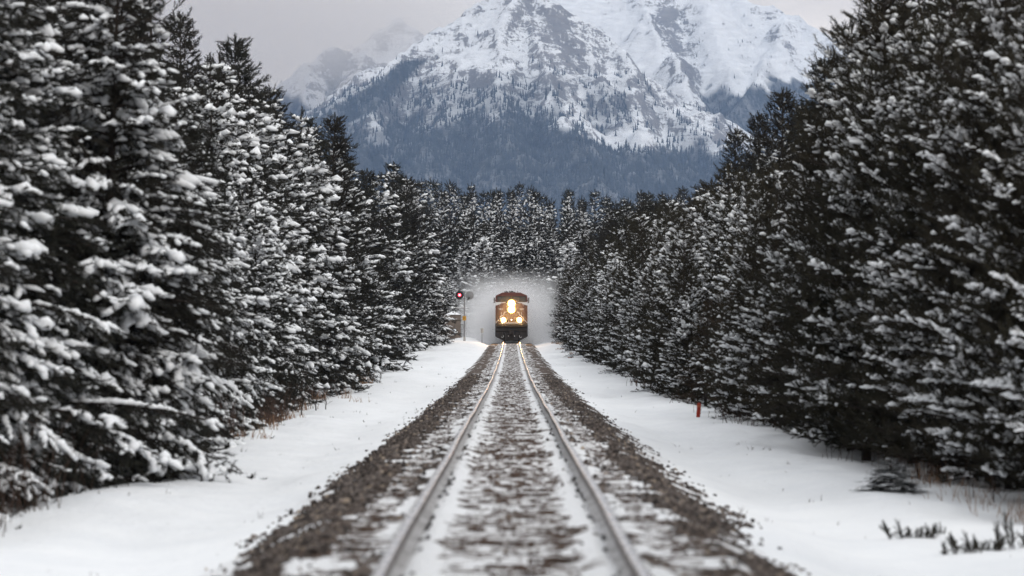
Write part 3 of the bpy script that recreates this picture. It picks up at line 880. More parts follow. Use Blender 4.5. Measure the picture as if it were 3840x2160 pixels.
ORD = ['first', 'second', 'third', 'fourth', 'fifth', 'sixth', 'seventh', 'eighth', 'ninth', 'tenth', 'eleventh', 'twelfth', 'thirteenth', 'fourteenth', 'fifteenth', 'sixteenth']
EDGE_L = ([24, 33, 45, 60, 80, 100, 130, 170, 215, 262, 300, 330], [-6.0, -5.9, -6.0, -5.9, -6.3, -6.9, -7.5, -8.3, -7.7, -6.2, -5.4, -4.6])
EDGE_R = ([28, 36, 44, 60, 80, 110, 150, 200, 262, 300, 330], [6.6, 6.5, 6.3, 5.7, 5.4, 4.9, 4.7, 4.5, 4.2, 4.0, 3.9])
TREES = []
def front_row(side):
    edge = EDGE_L if side < 0 else EDGE_R
    y = 26.5 if side < 0 else 35.5
    k = 0
    while y < 320:
        near = y < 72
        kind = ('ln' if near else 'lm') if side < 0 else ('rn' if near else 'rm')
        e = float(np.interp(y, *edge))
        h = trs.uniform(7.6, 9.6) if near else trs.uniform(6.6, 8.8)
        x = e + side * (1.55 * h / 8.4 + (trs.uniform(-0.3, 0.75) if side < 0 else trs.uniform(-0.45, 0.5)))
        hm = env_height(x, y)
        h = min(h, hm * trs.uniform(0.80, 0.97))
        h = max(h * trs.choice((1, 1, 0.95, 0.86) if side < 0 else (1, 1, 0.85, 0.72)), 4.2)
        if y > 215: h = min(h, trs.uniform(6.0, 7.4))
        if side > 0 and 70 < y < 115 and trs.random() < 0.22: kind = 'br'; h *= 0.75
        if side < 0:
            if k < 14: lab = f'{ORD[k]} heavily snow-laden pine from the camera along the left snow edge'
            else: lab = 'snow-laden pine in the unbroken wall along the left snow edge, far from the camera'
            if k < 14: g = None
            else: g = 'snow-laden pines lining the left side of the track'
        else:
            if kind == 'br': lab = 'small pine with rusty brown needles in the tree wall right of the track'
            elif k < 14: lab = f'{ORD[k]} lightly snowed olive pine from the camera along the right snow edge'
            else: lab = 'lightly snowed pine in the unbroken wall along the right snow edge, far from the camera'
            g = 'brown-needled pines on the right side' if kind == 'br' else (None if k < 14 else 'pines lining the right side of the track')
        t = tree(kind, x, y, h, lab, g)
        if side < 0 and y < 30.5:                       # wholly outside the frame
            for c in list(t.children): bpy.data.objects.remove(c)
            bpy.data.objects.remove(t)
        else:
            TREES.append(t)
            k += 1 if kind != 'br' else 0
        y += (trs.uniform(1.45, 2.1) if side < 0 else trs.uniform(1.7, 2.6)) if near else trs.uniform(2.4, 3.7) * (1 + y / 600)
front_row(-1); front_row(1)
def back_rows(side):
    edge = EDGE_L if side < 0 else EDGE_R
    for row, (dx, sp) in enumerate(((3.6, 4.0), (7.0, 6.5))):
        y = 30.0 + row * 2
        while y < 310:
            e = float(np.interp(y, *edge))
            x = e + side * (dx + trs.uniform(-0.7, 0.9))
            hm = env_height(x, y)
            h = min(trs.uniform(8.5, 11.5) + row * 2.5, hm * (trs.uniform(0.86, 0.98) if side < 0 else trs.uniform(0.86, 1.0)))
            h = max(h, 5.5)
            kind = 'tall' if (row == 1 and h > 9.5) or (side > 0 and h > 9.5) else ('lm' if side < 0 else 'rm')
            if side < 0: lab, g = 'taller snow-dusted pine standing behind the left wall of trees', 'taller pines behind the left tree wall'
            else: lab, g = 'taller snow-dusted pine standing behind the right wall of trees', 'taller pines behind the right tree wall'
            TREES.append(tree(kind, x, y, h, lab, g))
            y += sp * trs.uniform(0.8, 1.25) * (1 + y / 300)
back_rows(-1); back_rows(1)
# single trees that stand out against the sky and the mountain
for kind, xd, yt, d, lab in (
    ('bare', 430, -120, 76, 'thin-branched half-bare pine against the cloud at top left'),
    ('tall', 480, 42, 86, 'tall dark pine right of the half-bare pine at top left'),
    ('tall', 590, 98, 100, 'tall dark pine standing clear against the pale cloud on the left'),
    ('tall', 712, 222, 112, 'dark pine tip in front of the fading left ridge'),
    ('tall', 822, 292, 126, 'dark pointed pine in front of the dark foot of the mountain, left side'),
    ('tall', 985, 412, 205, 'bushy dark pine top at the right end of the left wall'),
    ('tall', 2072, 150, 90, 'tall narrow dark pine beside the large near pine on the right'),
    ('tall', 1970, 226, 105, 'dark pointed pine before the forested right slope, tallest of its cluster'),
    ('tall', 2012, 262, 108, 'slim dark pine tip just right of the pointed cluster top'),
    ('tall', 1905, 288, 118, 'dark pine left of the pointed cluster on the right side'),
    ('tall', 1848, 332, 128, 'dark shaggy pine at the left end of the right tree wall'),
    ('rm', 1790, 465, 150, 'snowy pine at the inner end of the right tree wall below the dark forest'),
    ('rn', 2235, -70, 58, 'large near pine with upright shoots rising out of the picture on the right'),
    ('rn', 2168, 62, 62, 'near pine with finger-like upright shoots on the inner side of the large right pine'),
    ('ln', 250, -150, 44, 'tall near pine with long snow-covered boughs reaching toward the track on the left'),
):
    x, y, h = at_px(xd, yt, d)
    TREES.append(tree(kind, x, y, h, lab, fat=1.0 if kind != 'tall' else 0.9))
for xd, yt, d, kd in ((545, 150, 84, 'lm'), (640, 205, 104, 'lm'), (668, 245, 110, 'lm'), (755, 282, 118, 'lm'), (785, 312, 122, 'lm'), (772, 330, 112, 'lm'), (858, 356, 136, 'tall'),
                      (888, 402, 150, 'lm'), (925, 430, 172, 'tall'), (955, 440, 190, 'lm'), (610, 235, 96, 'lm'), (700, 285, 106, 'lm'), (1020, 448, 230, 'tall'), (1040, 460, 255, 'lm')):
    x, y, h = at_px(xd, yt, d)
    TREES.append(tree(kd, x, y, h, 'taller snow-dusted pine standing behind the left wall of trees', 'taller pines behind the left tree wall'))
# the forest closing the view behind the train
def backdrop():
    for i in range(58):
        xd = 985 + i * (1770 - 985) / 57 + trs.uniform(-7, 7)
        d = trs.uniform(335, 430)
        yt = np.interp(xd, [985, 1060, 1125, 1200, 1290, 1330, 1400, 1560, 1650, 1720, 1780], [440, 462, 455, 480, 482, 468, 492, 488, 494, 484, 490]) + trs.uniform(-14, 26)
        x, y, h = at_px(xd, yt, d)
        TREES.append(tree('far', x, y, h, 'dark snow-dusted conifer in the forest closing the view behind the train', 'conifers behind the train', name='conifer_tree', fat=0.8))
    for i in range(26):
        xd = 1170 + i * (1440 - 1170) / 25 + trs.uniform(-6, 6)
        d = trs.uniform(322, 338)
        x, y, h = at_px(xd, trs.uniform(560, 650), d)
        TREES.append(tree('frost', x, y, h, 'white snow-covered young conifer half lost in the powder cloud behind the train', 'young conifers in the snow cloud', name='conifer_tree', fat=1.0))
backdrop()

def forest_mass():
    """deeper rows of the wood on both sides and behind, joined"""
    rs = np.random.RandomState(9)
    bm_src = build_conifer(90, 13.0, 2.2, 0.5, 0.35, 0.35, 2, M_ND_DARK, low_bare=0.08, density=0.55)
    arr = {}
    for k in ('crown', 'snow_load', 'trunk'):
        me = bm_src[k]; n = len(me.vertices)
        V = np.empty(n * 3, np.float32); me.vertices.foreach_get('co', V)
        me.calc_loop_triangles(); t = np.empty(len(me.loop_triangles) * 3, np.int32); me.loop_triangles.foreach_get('vertices', t)
        arr[k] = (V.reshape(-1, 3), t.reshape(-1, 3))
    Vs, Fs, mi, off = [], [], [], 0
    pts = []
    for i in range(60):
        side = -1 if i % 2 else 1
        y = rs.uniform(60, 330)
        pts.append((side * (abs(np.interp(y, *(EDGE_L if side < 0 else EDGE_R))) + rs.uniform(11, 24)), y))
    for i in range(60):
        pts.append((rs.uniform(-75, 75), rs.uniform(440, 620)))
    for i in range(34):                                  # the wood goes on past the camera on both sides
        side = -1 if i % 2 else 1
        pts.append((side * rs.uniform(6.9, 9.5), -26 + 48 * (i // 2) / 17 + rs.uniform(-1, 1)))
    for (x, y) in pts:
        hm = env_height(x, y) if y > 40 else 14.0
        h = max(5.0, min(rs.uniform(10, 16) if y < 400 else rs.uniform(15, 26), hm * rs.uniform(0.85, 0.97)))
        s = h / 13.0; a = rs.uniform(0, 6.28); c, sn = math.cos(a), math.sin(a)
        for j, k in enumerate(('crown', 'snow_load', 'trunk')):
            V, F = arr[k]
            W = np.stack([(V[:, 0] * c - V[:, 1] * sn) * s + x, (V[:, 0] * sn + V[:, 1] * c) * s + y, V[:, 2] * s + float(gz(x, y))], -1)
            Vs.append(W); Fs.append(F + off); mi.append(np.full(len(F), j)); off += len(W)
    o = link('forest', np_mesh('forest', np.concatenate(Vs), np.concatenate(Fs), [M_ND_DARK, M_TSNOW, M_BARK], False, np.concatenate(mi)))
    tag(o, 'deep wood behind the tree walls and beyond the train', kind='stuff')
forest_mass()

# ------------------------------------------------------------------ railway
def ballast():
    ys = []
    y = 10.0
    while y < 330: ys.append(y); y *= 1.0042
    ys = np.array(ys)
    xs = np.concatenate([np.arange(-3.1, -1.9, 0.06), np.arange(-1.9, 1.9, 0.045), np.arange(1.9, 3.12, 0.06)])
    X, Y = np.meshgrid(xs, ys)
    ax = np.abs(X)
    crib = zr(Y) - 0.205
    wob = 0.10 * fbm(Y / 3.5, X * 0 + np.sign(X) * 3, 3, 5)
    sh = np.maximum(0, ax - 1.50 - wob)
    far = np.interp(Y, [20, 90, 180], [0, 0.25, 0.45])
    Z = crib - 0.48 * np.maximum(0, sh - far * 0.9)
    Z += 0.022 * fbm(X / 0.16, Y / 0.16, 3, 15) + 0.02 * fbm(X / 0.8, Y / 1.2, 3, 17)
    Z += 0.055 * np.exp(-((ax - 0.60) / 0.12) ** 2) + 0.035 * np.exp(-((ax - 0.92) / 0.12) ** 2)
    Z = np.where(ax > 2.95, Z - 0.5, Z)
    # snow lies in bands beside the rails, less in the middle and on the shoulders
    sx = np.interp(ax, [0, 0.28, 0.42, 0.68, 0.78, 0.95, 1.2, 1.4, 1.7, 2.1, 2.6], [0.52, 0.57, 0.78, 0.94, 0.95, 0.72, 0.58, 0.32, 0.16, 0.30, 0.8])
    pat = fbm(X / 0.42, Y / 0.75, 3, 41) * 1.5 + fbm(X / 0.2, Y / 0.35, 2, 47) * 0.35
    left_more = np.where((X < 0) & (ax > 0.8), -0.02, 0.0)
    S = sx + pat * np.interp(ax, [0, 0.4, 0.6, 0.9, 1.6, 2.2], [1.0, 0.85, 0.55, 0.9, 0.55, 0.8]) + left_more
    S = S - np.interp(Y, [14, 40, 110], [0.0, 0.03, 0.07]) * (ax > 0.8)
    nr, nc = X.shape
    i = np.arange(nr * nc).reshape(nr, nc)
    F = np.stack([i[:-1, :-1], i[:-1, 1:], i[1:, 1:], i[1:, :-1]], -1).reshape(-1, 4)
    me = np_mesh('ballast_bed', np.stack([X, Y, Z], -1).reshape(-1, 3), F, [M_BED], True)
    at = me.attributes.new('snow', 'FLOAT', 'POINT'); at.data.foreach_set('value', S.ravel().astype(np.float32))
    o = link('ballast_bed', me)
    tag(o, 'brown gravel bed of the railway with patchy snow between the rails', kind='structure')
    # loose stones
    rs = np.random.RandomState(77)
    n = 90000
    y = 12.5 * (130 / 12.5) ** rs.uniform(0, 1, n)
    x = rs.uniform(-2.75, 2.75, n)
    a = np.abs(x)
    dens = np.interp(a, [0, 0.3, 0.5, 0.66, 0.75, 0.85, 1.3, 1.6, 2.1, 2.45, 2.75], [0.5, 0.42, 0.10, 0.03, 0.0, 0.22, 0.5, 1.0, 0.9, 0.25, 0.05])
    fu = (x - xs[0]); ci = np.clip(np.searchsorted(xs, x), 0, nc - 1); ri = np.clip(np.searchsorted(ys, y), 0, nr - 1)
    dens = dens * np.clip(1.75 - S[ri, ci] * 2.6, 0.035, 1)
    k = rs.uniform(0, 1, n) < dens
    x, y, ri, ci = x[k], y[k], ri[k], ci[k]
    n = len(x)
    zb = np.maximum(Z[ri, ci], gz(x, y) - 0.005)
    T, Fc = ico(1)
    Vs, Fs, tint, off = [], [], [], 0
    Ts = []
    for v in range(4):
        q = np.random.RandomState(v); W = T * (1 + q.uniform(-0.28, 0.28, (len(T), 1))); Ts.append(W)
    b = bmesh.new(); bmesh.ops.create_cube(b, size=1.7)
    cube = (np.array([v.co[:] for v in b.verts]), np.array([[v.index for v in f.verts] for f in b.faces])); b.free()
    sz = rs.uniform(0.010, 0.022, n) * np.where(rs.uniform(0, 1, n) < 0.05, 1.5, 1.0)
    near = y < 26
    A = nrm(rs.normal(0, 1, (n, 3))); B = nrm(np.cross(A, rs.normal(0, 1, (n, 3)))); C = np.cross(A, B)
    S3 = sz[:, None] * rs.uniform(0.65, 1.25, (n, 3))
    tn = rs.uniform(0, 1, n) ** 1.15
    P = np.stack([x, y, zb + sz * 0.35], -1)
    # near: irregular 20-sided stones; beyond: chipped blocks
    qi = ico(1)
    for v in range(4):
        kk = near & (np.arange(n) % 4 == v)
        V, F = expand(Ts[v], qi[1], P[kk], A[kk], B[kk], C[kk], S3[kk])
        Vs.append(V); Fs.append(F + off); off += len(V); tint.append(np.repeat(tn[kk], len(Ts[v])))
    kk = ~near
    cv = cube[0] * (1 + np.random.RandomState(8).uniform(-0.3, 0.3, (8, 1)))
    tri = np.concatenate([cube[1][:, [0, 1, 2]], cube[1][:, [0, 2, 3]]])
    V, F = expand(cv, tri, P[kk], A[kk], B[kk], C[kk], S3[kk] * 1.15)
    Vs.append(V); Fs.append(F + off); tint.append(np.repeat(tn[kk], 8))
    me = np_mesh('ballast_stones', np.concatenate(Vs), np.concatenate(Fs), [M_STONE])
    at = me.attributes.new('tint', 'FLOAT', 'POINT'); at.data.foreach_set('value', np.concatenate(tint).astype(np.float32))
    o = link('ballast_stones', me)
    tag(o, 'loose grey and brown crushed stones of the track bed', kind='stuff')
ballast()

GAUGE = 1.505
def track():
    t = empty('railway_track', (0, 0, 0))
    tag(t, 'straight single railway track running to the train, bright rails on snowy sleepers', 'railway track')
    # rail profile (x, z) from the foot to the head
    prof = [(-0.070, -0.172), (0.070, -0.172), (0.070, -0.160), (0.012, -0.140), (0.009, -0.050), (0.036, -0.040), (0.037, -0.010), (0.028, -0.001), (0.0, 0.0),
            (-0.028, -0.001), (-0.037, -0.010), (-0.036, -0.040), (-0.009, -0.050), (-0.012, -0.140), (-0.070, -0.160)]
    ys = [2.0]
    while ys[-1] < 330: ys.append(ys[-1] + max(0.6, ys[-1] * 0.008))
    ys = np.array(ys); n = len(prof)
    P = np.array(prof)
    for sx in (-1, 1):
        wob = 0.006 * np.sin(ys / 3.9 + sx) + 0.004 * np.sin(ys / 1.7)
        V = np.zeros((len(ys), n, 3))
        V[:, :, 0] = sx * GAUGE / 2 + P[None, :, 0] + wob[:, None]
        V[:, :, 1] = ys[:, None]
        V[:, :, 2] = (zr(ys) + 0.004 * np.sin(ys / 2.3 + sx * 2))[:, None] + P[None, :, 1]
        i = np.arange(len(ys) * n).reshape(-1, n); j = np.roll(i, -1, 1)
        F = np.stack([i[:-1], j[:-1], j[1:], i[1:]], -1)
        mi = np.tile(np.array([1 if 6 <= q <= 9 else 0 for q in range(n)]), len(ys) - 1)
        me = np_mesh('rail', V.reshape(-1, 3), F.reshape(-1, 4), [M_RAILSIDE, M_RAILTOP], False, mi)
        link('rail', me, t)
    # sleepers: one mesh with slightly worn ends, shared
    b = MB(); b.box(-1.28, 1.28, -0.115, 0.115, -0.17, 0.0)
    first = b.build('sleeper', M_TIE, t, bevel=0.0)
    me = first.data
    pb = MB()
    pb.box(-0.10, 0.11, -0.075, 0.075, 0.0, 0.014)
    for (xx, yy) in ((0.10, -0.05), (0.10, 0.05), (-0.085, 0.0)): pb.box(xx - 0.014, xx + 0.014, yy - 0.014, yy + 0.014, 0.014, 0.038)
    plate0 = None
    rr = random.Random(3)
    y = 11.0; k = 0
    farV, farF, fo = [], [], 0
    while y < 330:
        z = float(zr(y)) - 0.182 + rr.uniform(-0.012, 0.012)
        if k < 300:
            o = first if k == 0 else link('sleeper', me, t)
            o.location = (rr.uniform(-0.04, 0.04), y, z); o.rotation_euler = (0, 0, rr.uniform(-0.012, 0.012))
            if k < 110 and rr.random() < 0.6:
                for sx in (-1, 1):
                    if plate0 is None:
                        plate0 = pb.build('tie_plate', M_PLATE, o); p = plate0
                    else: p = link('tie_plate', plate0.data, o)
                    p.location = (-sx * GAUGE / 2 * -1.0, 0, 0.001); p.rotation_euler = (0, 0, 0 if sx < 0 else math.pi)
        else:
            V = [(x_, yy_, zz_) for zz_ in (z - .17, z) for (x_, yy_) in ((-1.28, y - .115), (1.28, y - .115), (1.28, y + .115), (-1.28, y + .115))]
            farV += V; farF += [[q + fo for q in f] for f in ((4, 5, 6, 7), (0, 1, 5, 4), (2, 3, 7, 6))]; fo += 8
        y += 0.535 + rr.uniform(-0.02, 0.02); k += 1
    if farV:
        o = link('sleeper', np_mesh('far_sleepers', np.array(farV), np.array(farF), [M_TIE]), t)
        o['kind'] = 'stuff'
track()

# ------------------------------------------------------------------ locomotive
LOCO_Y = 275.0
def text_obj(name, body, size, m, parent, loc, depth=0.004):
    c = bpy.data.curves.new(name, 'FONT'); c.body = body; c.size = size; c.extrude = depth
    c.align_x = 'CENTER'; c.align_y = 'CENTER'
    c.materials.append(m)
    tmp = bpy.data.objects.new(name + '_outline', c)
    COL.objects.link(tmp)
    me = bpy.data.meshes.new_from_object(tmp.evaluated_get(bpy.context.evaluated_depsgraph_get()))
    bpy.data.objects.remove(tmp)
    me.name = name
    o = link(name, me, parent)
    o.location = loc; o.rotation_euler = (math.pi / 2, 0, 0)
    return o
def lamp(parent, loc, energy, radius=0.12, spot=True):
    ld = bpy.data.lights.new('lamp_light', 'SPOT')
    ld.energy = energy; ld.color = (1.0, 0.55, 0.20); ld.shadow_soft_size = radius
    ld.spot_size = math.radians(110); ld.spot_blend = 0.8
    o = bpy.data.objects.new('lamp_light', ld); COL.objects.link(o); o.parent = parent
    o.location = loc; o.rotation_euler = (math.pi / 2 - 0.02, 0, math.pi)
    o.rotation_euler = Vector((0, -1, -0.02)).to_track_quat('-Z', 'Y').to_euler()
def locomotive():
    t = empty('locomotive', (0, LOCO_Y, float(zr(LOCO_Y + 3))))
    tag(t, 'red diesel locomotive head-on with three blazing headlights, in a cloud of powder snow', 'locomotive')
    # pilot plough
    b = MB()
    b.prism([(-1.55, 1.02), (-1.55, 0.50), (-0.86, 0.14), (0.86, 0.14), (1.55, 0.50), (1.55, 1.02)], 0.25, 0.62, 0, 0.03)
    b.prism([(-0.80, 0.95), (-0.72, 0.10), (0.72, 0.10), (0.80, 0.95)], 0.02, 0.25, 0, 0.12)
    b.build('plough', M_BLACK, t, bevel=0.02)
    b = MB(); b.box(-1.54, 1.54, 0.20, 0.9, 1.02, 1.40); b.box(-1.35, 1.35, 0.05, 0.22, 1.42, 1.72); b.box(-1.54, 1.54, 0.22, 1.3, 1.40, 1.80)
    for z in (1.47, 1.56, 1.65): b.box(-1.30, 1.30, 0.00, 0.06, z, z + 0.035)
    b.build('front_sill', M_BLACK, t, bevel=0.015)
    # coupler with knuckle
    b = MB(); b.box(-0.14, 0.14, -0.28, 0.3, 0.80, 1.02); b.box(-0.20, 0.02, -0.48, -0.24, 0.74, 1.06); b.cyl((0.12, -0.36, 0.76), (0.12, -0.36, 1.04), 0.10, n=10)
    b.build('coupler', M_PLATE, t, bevel=0.02)
    for x in (-0.92, -0.45, 0.45, 0.92):
        h = MB(); pts = [(x, 0.0, 1.15)]
        for q in range(1, 7): pts.append((x + 0.05 * q * (1 if x < 0 else -1) * 0.5, -0.10 - 0.02 * math.sin(q), 1.15 - 0.09 * q))
        h.tube(pts, 0.022, 6); h.cyl(pts[-1], (pts[-1][0], pts[-1][1], pts[-1][2] - 0.09), 0.035, n=6, m=1)
        h.build('brake_hose', [M_BLACK, M_WHITE], t)
    # grab loops on the plough
    for x in (-0.88, 0.0, 0.88):
        h = MB(); h.tube([(x - 0.09, 0.20, 0.50), (x - 0.03, 0.10, 0.40), (x + 0.03, 0.10, 0.40), (x + 0.09, 0.20, 0.50)], 0.018, 6); h.build('grab_loop', M_WHITE, t)
    # steps at the corners
    for sx in (-1, 1):
        s = MB()
        for z in (0.62, 0.95, 1.28): s.box(min(sx * 1.2, sx * 1.56), max(sx * 1.2, sx * 1.56), 0.66, 0.92, z, z + 0.04)
        s.box(min(sx * 1.545, sx * 1.575), max(sx * 1.545, sx * 1.575), 0.64, 0.94, 0.55, 1.8); s.build('corner_steps', M_BLACK, t)
    # nose
    b = MB()
    b.prism([(-1.30, 1.80), (1.30, 1.80), (1.30, 3.42), (1.02, 3.78), (-1.02, 3.78), (-1.30, 3.42)], 0.80, 1.95, 0, 0.05)
    b.build('nose', M_RED, t, bevel=0.06)
    b = MB(); b.box(-0.36, 0.36, 0.755, 0.79, 1.84, 2.62); b.cyl((0.28, 0.755, 2.2), (0.28, 0.70, 2.2), 0.02, n=6)
    b.build('nose_door', M_RED, t, bevel=0.012)
    # cab
    b = MB()
    b.prism([(-1.56, 1.80), (1.56, 1.80), (1.56, 3.0), (1.54, 4.50), (0.88, 4.80), (-0.88, 4.80), (-1.54, 4.50), (-1.56, 3.0)], 1.95, 4.4)
    cab = b.build('cab', M_RED, t, bevel=0.05)
    # windshields
    for sx in (-1, 1):
        w = MB(); xa, xb = sorted((sx * 0.06, sx * 1.36)); w.prism([(xa, 3.95), (xb, 3.95), (xb, 4.40), (xa, 4.40)], 1.925, 1.96, 0)
        p = w.build('windshield', M_GLASS, t)
        f = MB()
        f.box(xa - 0.03, xb + 0.03, 1.90, 1.948, 3.90, 3.95); f.box(xa - 0.03, xb + 0.03, 1.90, 1.948, 4.40, 4.44)
        f.box(xa - 0.03, xa, 1.90, 1.948, 3.95, 4.40); f.box(xb, xb + 0.03, 1.90, 1.948, 3.95, 4.40)
        mxx = (xa + xb) / 2; f.box(mxx - 0.012, mxx + 0.012, 1.905, 1.945, 3.95, 4.40)
        f.build('window_frame', M_BLACK, p)
        wp = MB(); wp.tube([(mxx, 1.90, 3.92), (mxx + sx * 0.22, 1.90, 4.22)], 0.012, 5); wp.tube([(mxx + sx * 0.10, 1.895, 4.08), (mxx + sx * 0.36, 1.895, 4.34)], 0.014, 5); wp.build('wiper', M_PLATE, p)
        # pale chevron stripe under the windows
        s = MB(); q = [(sx * 1.553, 3.86), (sx * 0.46, 3.86), (sx * 1.553, 3.52)]
        if sx < 0: q = q[::-1]
        s.prism(q[::-1] if sx > 0 else q[::-1], 1.925, 1.945); s.build('pale_stripe', M_WHITE, t)
        m_ = MB(); m_.box(*sorted((sx * 1.575, sx * 1.74)), 2.1, 2.28, 3.76, 4.30); m_.box(*sorted((sx * 1.53, sx * 1.60)), 2.16, 2.22, 3.98, 4.08); m_.build('side_mirror', M_GREYP, t, bevel=0.02)
        n_ = text_obj('road_number', '9831', 0.24, M_WHITE, t, (sx * 1.02, 0.795, 3.16))
        n_.rotation_euler = (math.pi / 2, 0, 0)
        # handrail over the platform, white
        r = MB()
        r.tube([(sx * 0.50, 0.70, 2.88), (sx * 0.70, 0.62, 2.88), (sx * 0.74, 0.55, 2.66), (sx * 1.0, 0.40, 2.42), (sx * 1.55, 0.32, 1.80)], 0.021, 8)
        r.tube([(sx * 0.98, 0.44, 2.42), (sx * 0.98, 0.44, 2.86)], 0.018, 8)
        r.build('handrail', M_WHITE, t)
    b = MB(); b.box(-1.02, 1.02, -0.005, 0.05, 1.795, 1.855); b.build('step_edge', M_WHITE, t, bevel=0.01)
    # roof details
    b = MB(); b.box(-0.70, -0.30, 2.4, 3.2, 4.80, 4.90); b.box(0.16, 0.40, 2.3, 2.9, 4.80, 4.875); b.build('roof_box', M_BLACK, t, bevel=0.02)
    b = MB()
    for x in (-0.16, 0.0, 0.10): b.cyl((x, 2.9, 4.86), (x, 2.35, 4.88), 0.03, 0.075, 10)
    b.box(-0.2, 0.15, 2.85, 2.95, 4.80, 4.86); b.build('air_horn', M_BLACK, t)
    b = MB(); b.cyl((0.58, 2.5, 4.80), (0.62, 2.5, 4.96), 0.02, 0.03, 8); b.cyl((-0.52, 2.5, 4.90), (-0.52, 2.5, 4.97), 0.05, 0.03, 8); b.build('antenna', M_BLACK, t)
    # headlights
    b = MB(); b.prism([(-0.46, 2.80), (0.46, 2.80), (0.46, 4.06), (-0.46, 4.06)], 0.66, 0.86, 0, 0.05); hd = b.build('headlight_housing', M_BLACK, t, bevel=0.05)
    for z in (3.14, 3.72):
        l = MB(); l.cyl((0, 0.66, z), (0, 0.63, z), 0.40, 0.39, 28); l.build('halo_ring', M_HALO, hd)  # added glowing ring, imitates the halo round the lens
        l = MB(); l.cyl((0, 0.629, z), (0, 0.60, z), 0.30, 0.26, 24); l.build('lens', M_HEAD, hd)
    lamp(t, (0, 0.45, 3.45), 1500, 0.28)
    for sx in (-1, 1):
        b = MB(); b.cyl((sx * 0.77, 0.42, 2.12), (sx * 0.77, 0.24, 2.12), 0.23, 0.285, 20); b.box(sx * 0.77 - 0.06, sx * 0.77 + 0.06, 0.26, 0.5, 1.80, 1.95)
        d = b.build('ditch_light', M_BLACK, t)
        l = MB(); l.cyl((sx * 0.77, 0.24, 2.12), (sx * 0.77, 0.215, 2.12), 0.28, 0.27, 28); l.build('halo_ring', M_HALO, d)  # same added halo ring on the ditch light
        l = MB(); l.cyl((sx * 0.77, 0.214, 2.12), (sx * 0.77, 0.185, 2.12), 0.20, 0.17, 24); l.build('lens', M_HEAD, d)
        lamp(t, (sx * 0.77, 0.1, 2.12), 1000, 0.2)
    b = MB(); b.cyl((0, 0.76, 2.12), (0, 0.72, 2.12), 0.055, 0.05, 14); b.build('marker_light', M_MARK, t)
    # long hood, walkway, tank and trucks behind the cab
    b = MB(); b.prism([(-0.95, 1.62), (0.95, 1.62), (0.95, 4.1), (0.70, 4.45), (-0.70, 4.45), (-0.95, 4.1)], 4.4, 20.6); b.box(-1.35, 1.35, 16.5, 20.0, 4.0, 4.62)
    b.build('long_hood', M_RED, t, bevel=0.05)
    b = MB(); b.box(-1.56, 1.56, 1.0, 21.4, 1.42, 1.60); b.build('walkway', M_BLACK, t)
    b = MB(); b.prism([(-1.4, 1.40), (-1.4, 0.75), (-1.1, 0.45), (1.1, 0.45), (1.4, 0.75), (1.4, 1.40)], 8.2, 13.8); b.build('fuel_tank', M_BLACK, t, bevel=0.05)
    for sx in (-1, 1):
        b = MB()
        b.tube([(sx * 1.5, y, 2.55) for y in np.arange(4.6, 21.2, 1.85)], 0.018, 6)
        for y in np.arange(4.6, 21.2, 1.85): b.tube([(sx * 1.5, y, 1.6), (sx * 1.5, y, 2.55)], 0.016, 6)
        b.build('side_rail', M_WHITE, t)
    for yc in (4.4, 17.2):
        b = MB(); b.box(-1.20, -1.02, yc - 2.5, yc + 2.5, 0.62, 0.95); b.box(1.02, 1.20, yc - 2.5, yc + 2.5, 0.62, 0.95); b.box(-1.1, 1.1, yc - 0.3, yc + 0.3, 0.7, 1.40)
        tr = b.build('truck', M_BLACK, t, bevel=0.03)
        for dy in (-1.9, 0, 1.9):
            for sx in (-1, 1):
                w = MB(); w.cyl((sx * 0.70, yc + dy, 0.52), (sx * 0.82, yc + dy, 0.52), 0.52, n=28); w.cyl((sx * 0.66, yc + dy, 0.52), (sx * 0.70, yc + dy, 0.52), 0.545, n=28); w.build('wheel', M_PLATE, tr)
    return t
locomotive()

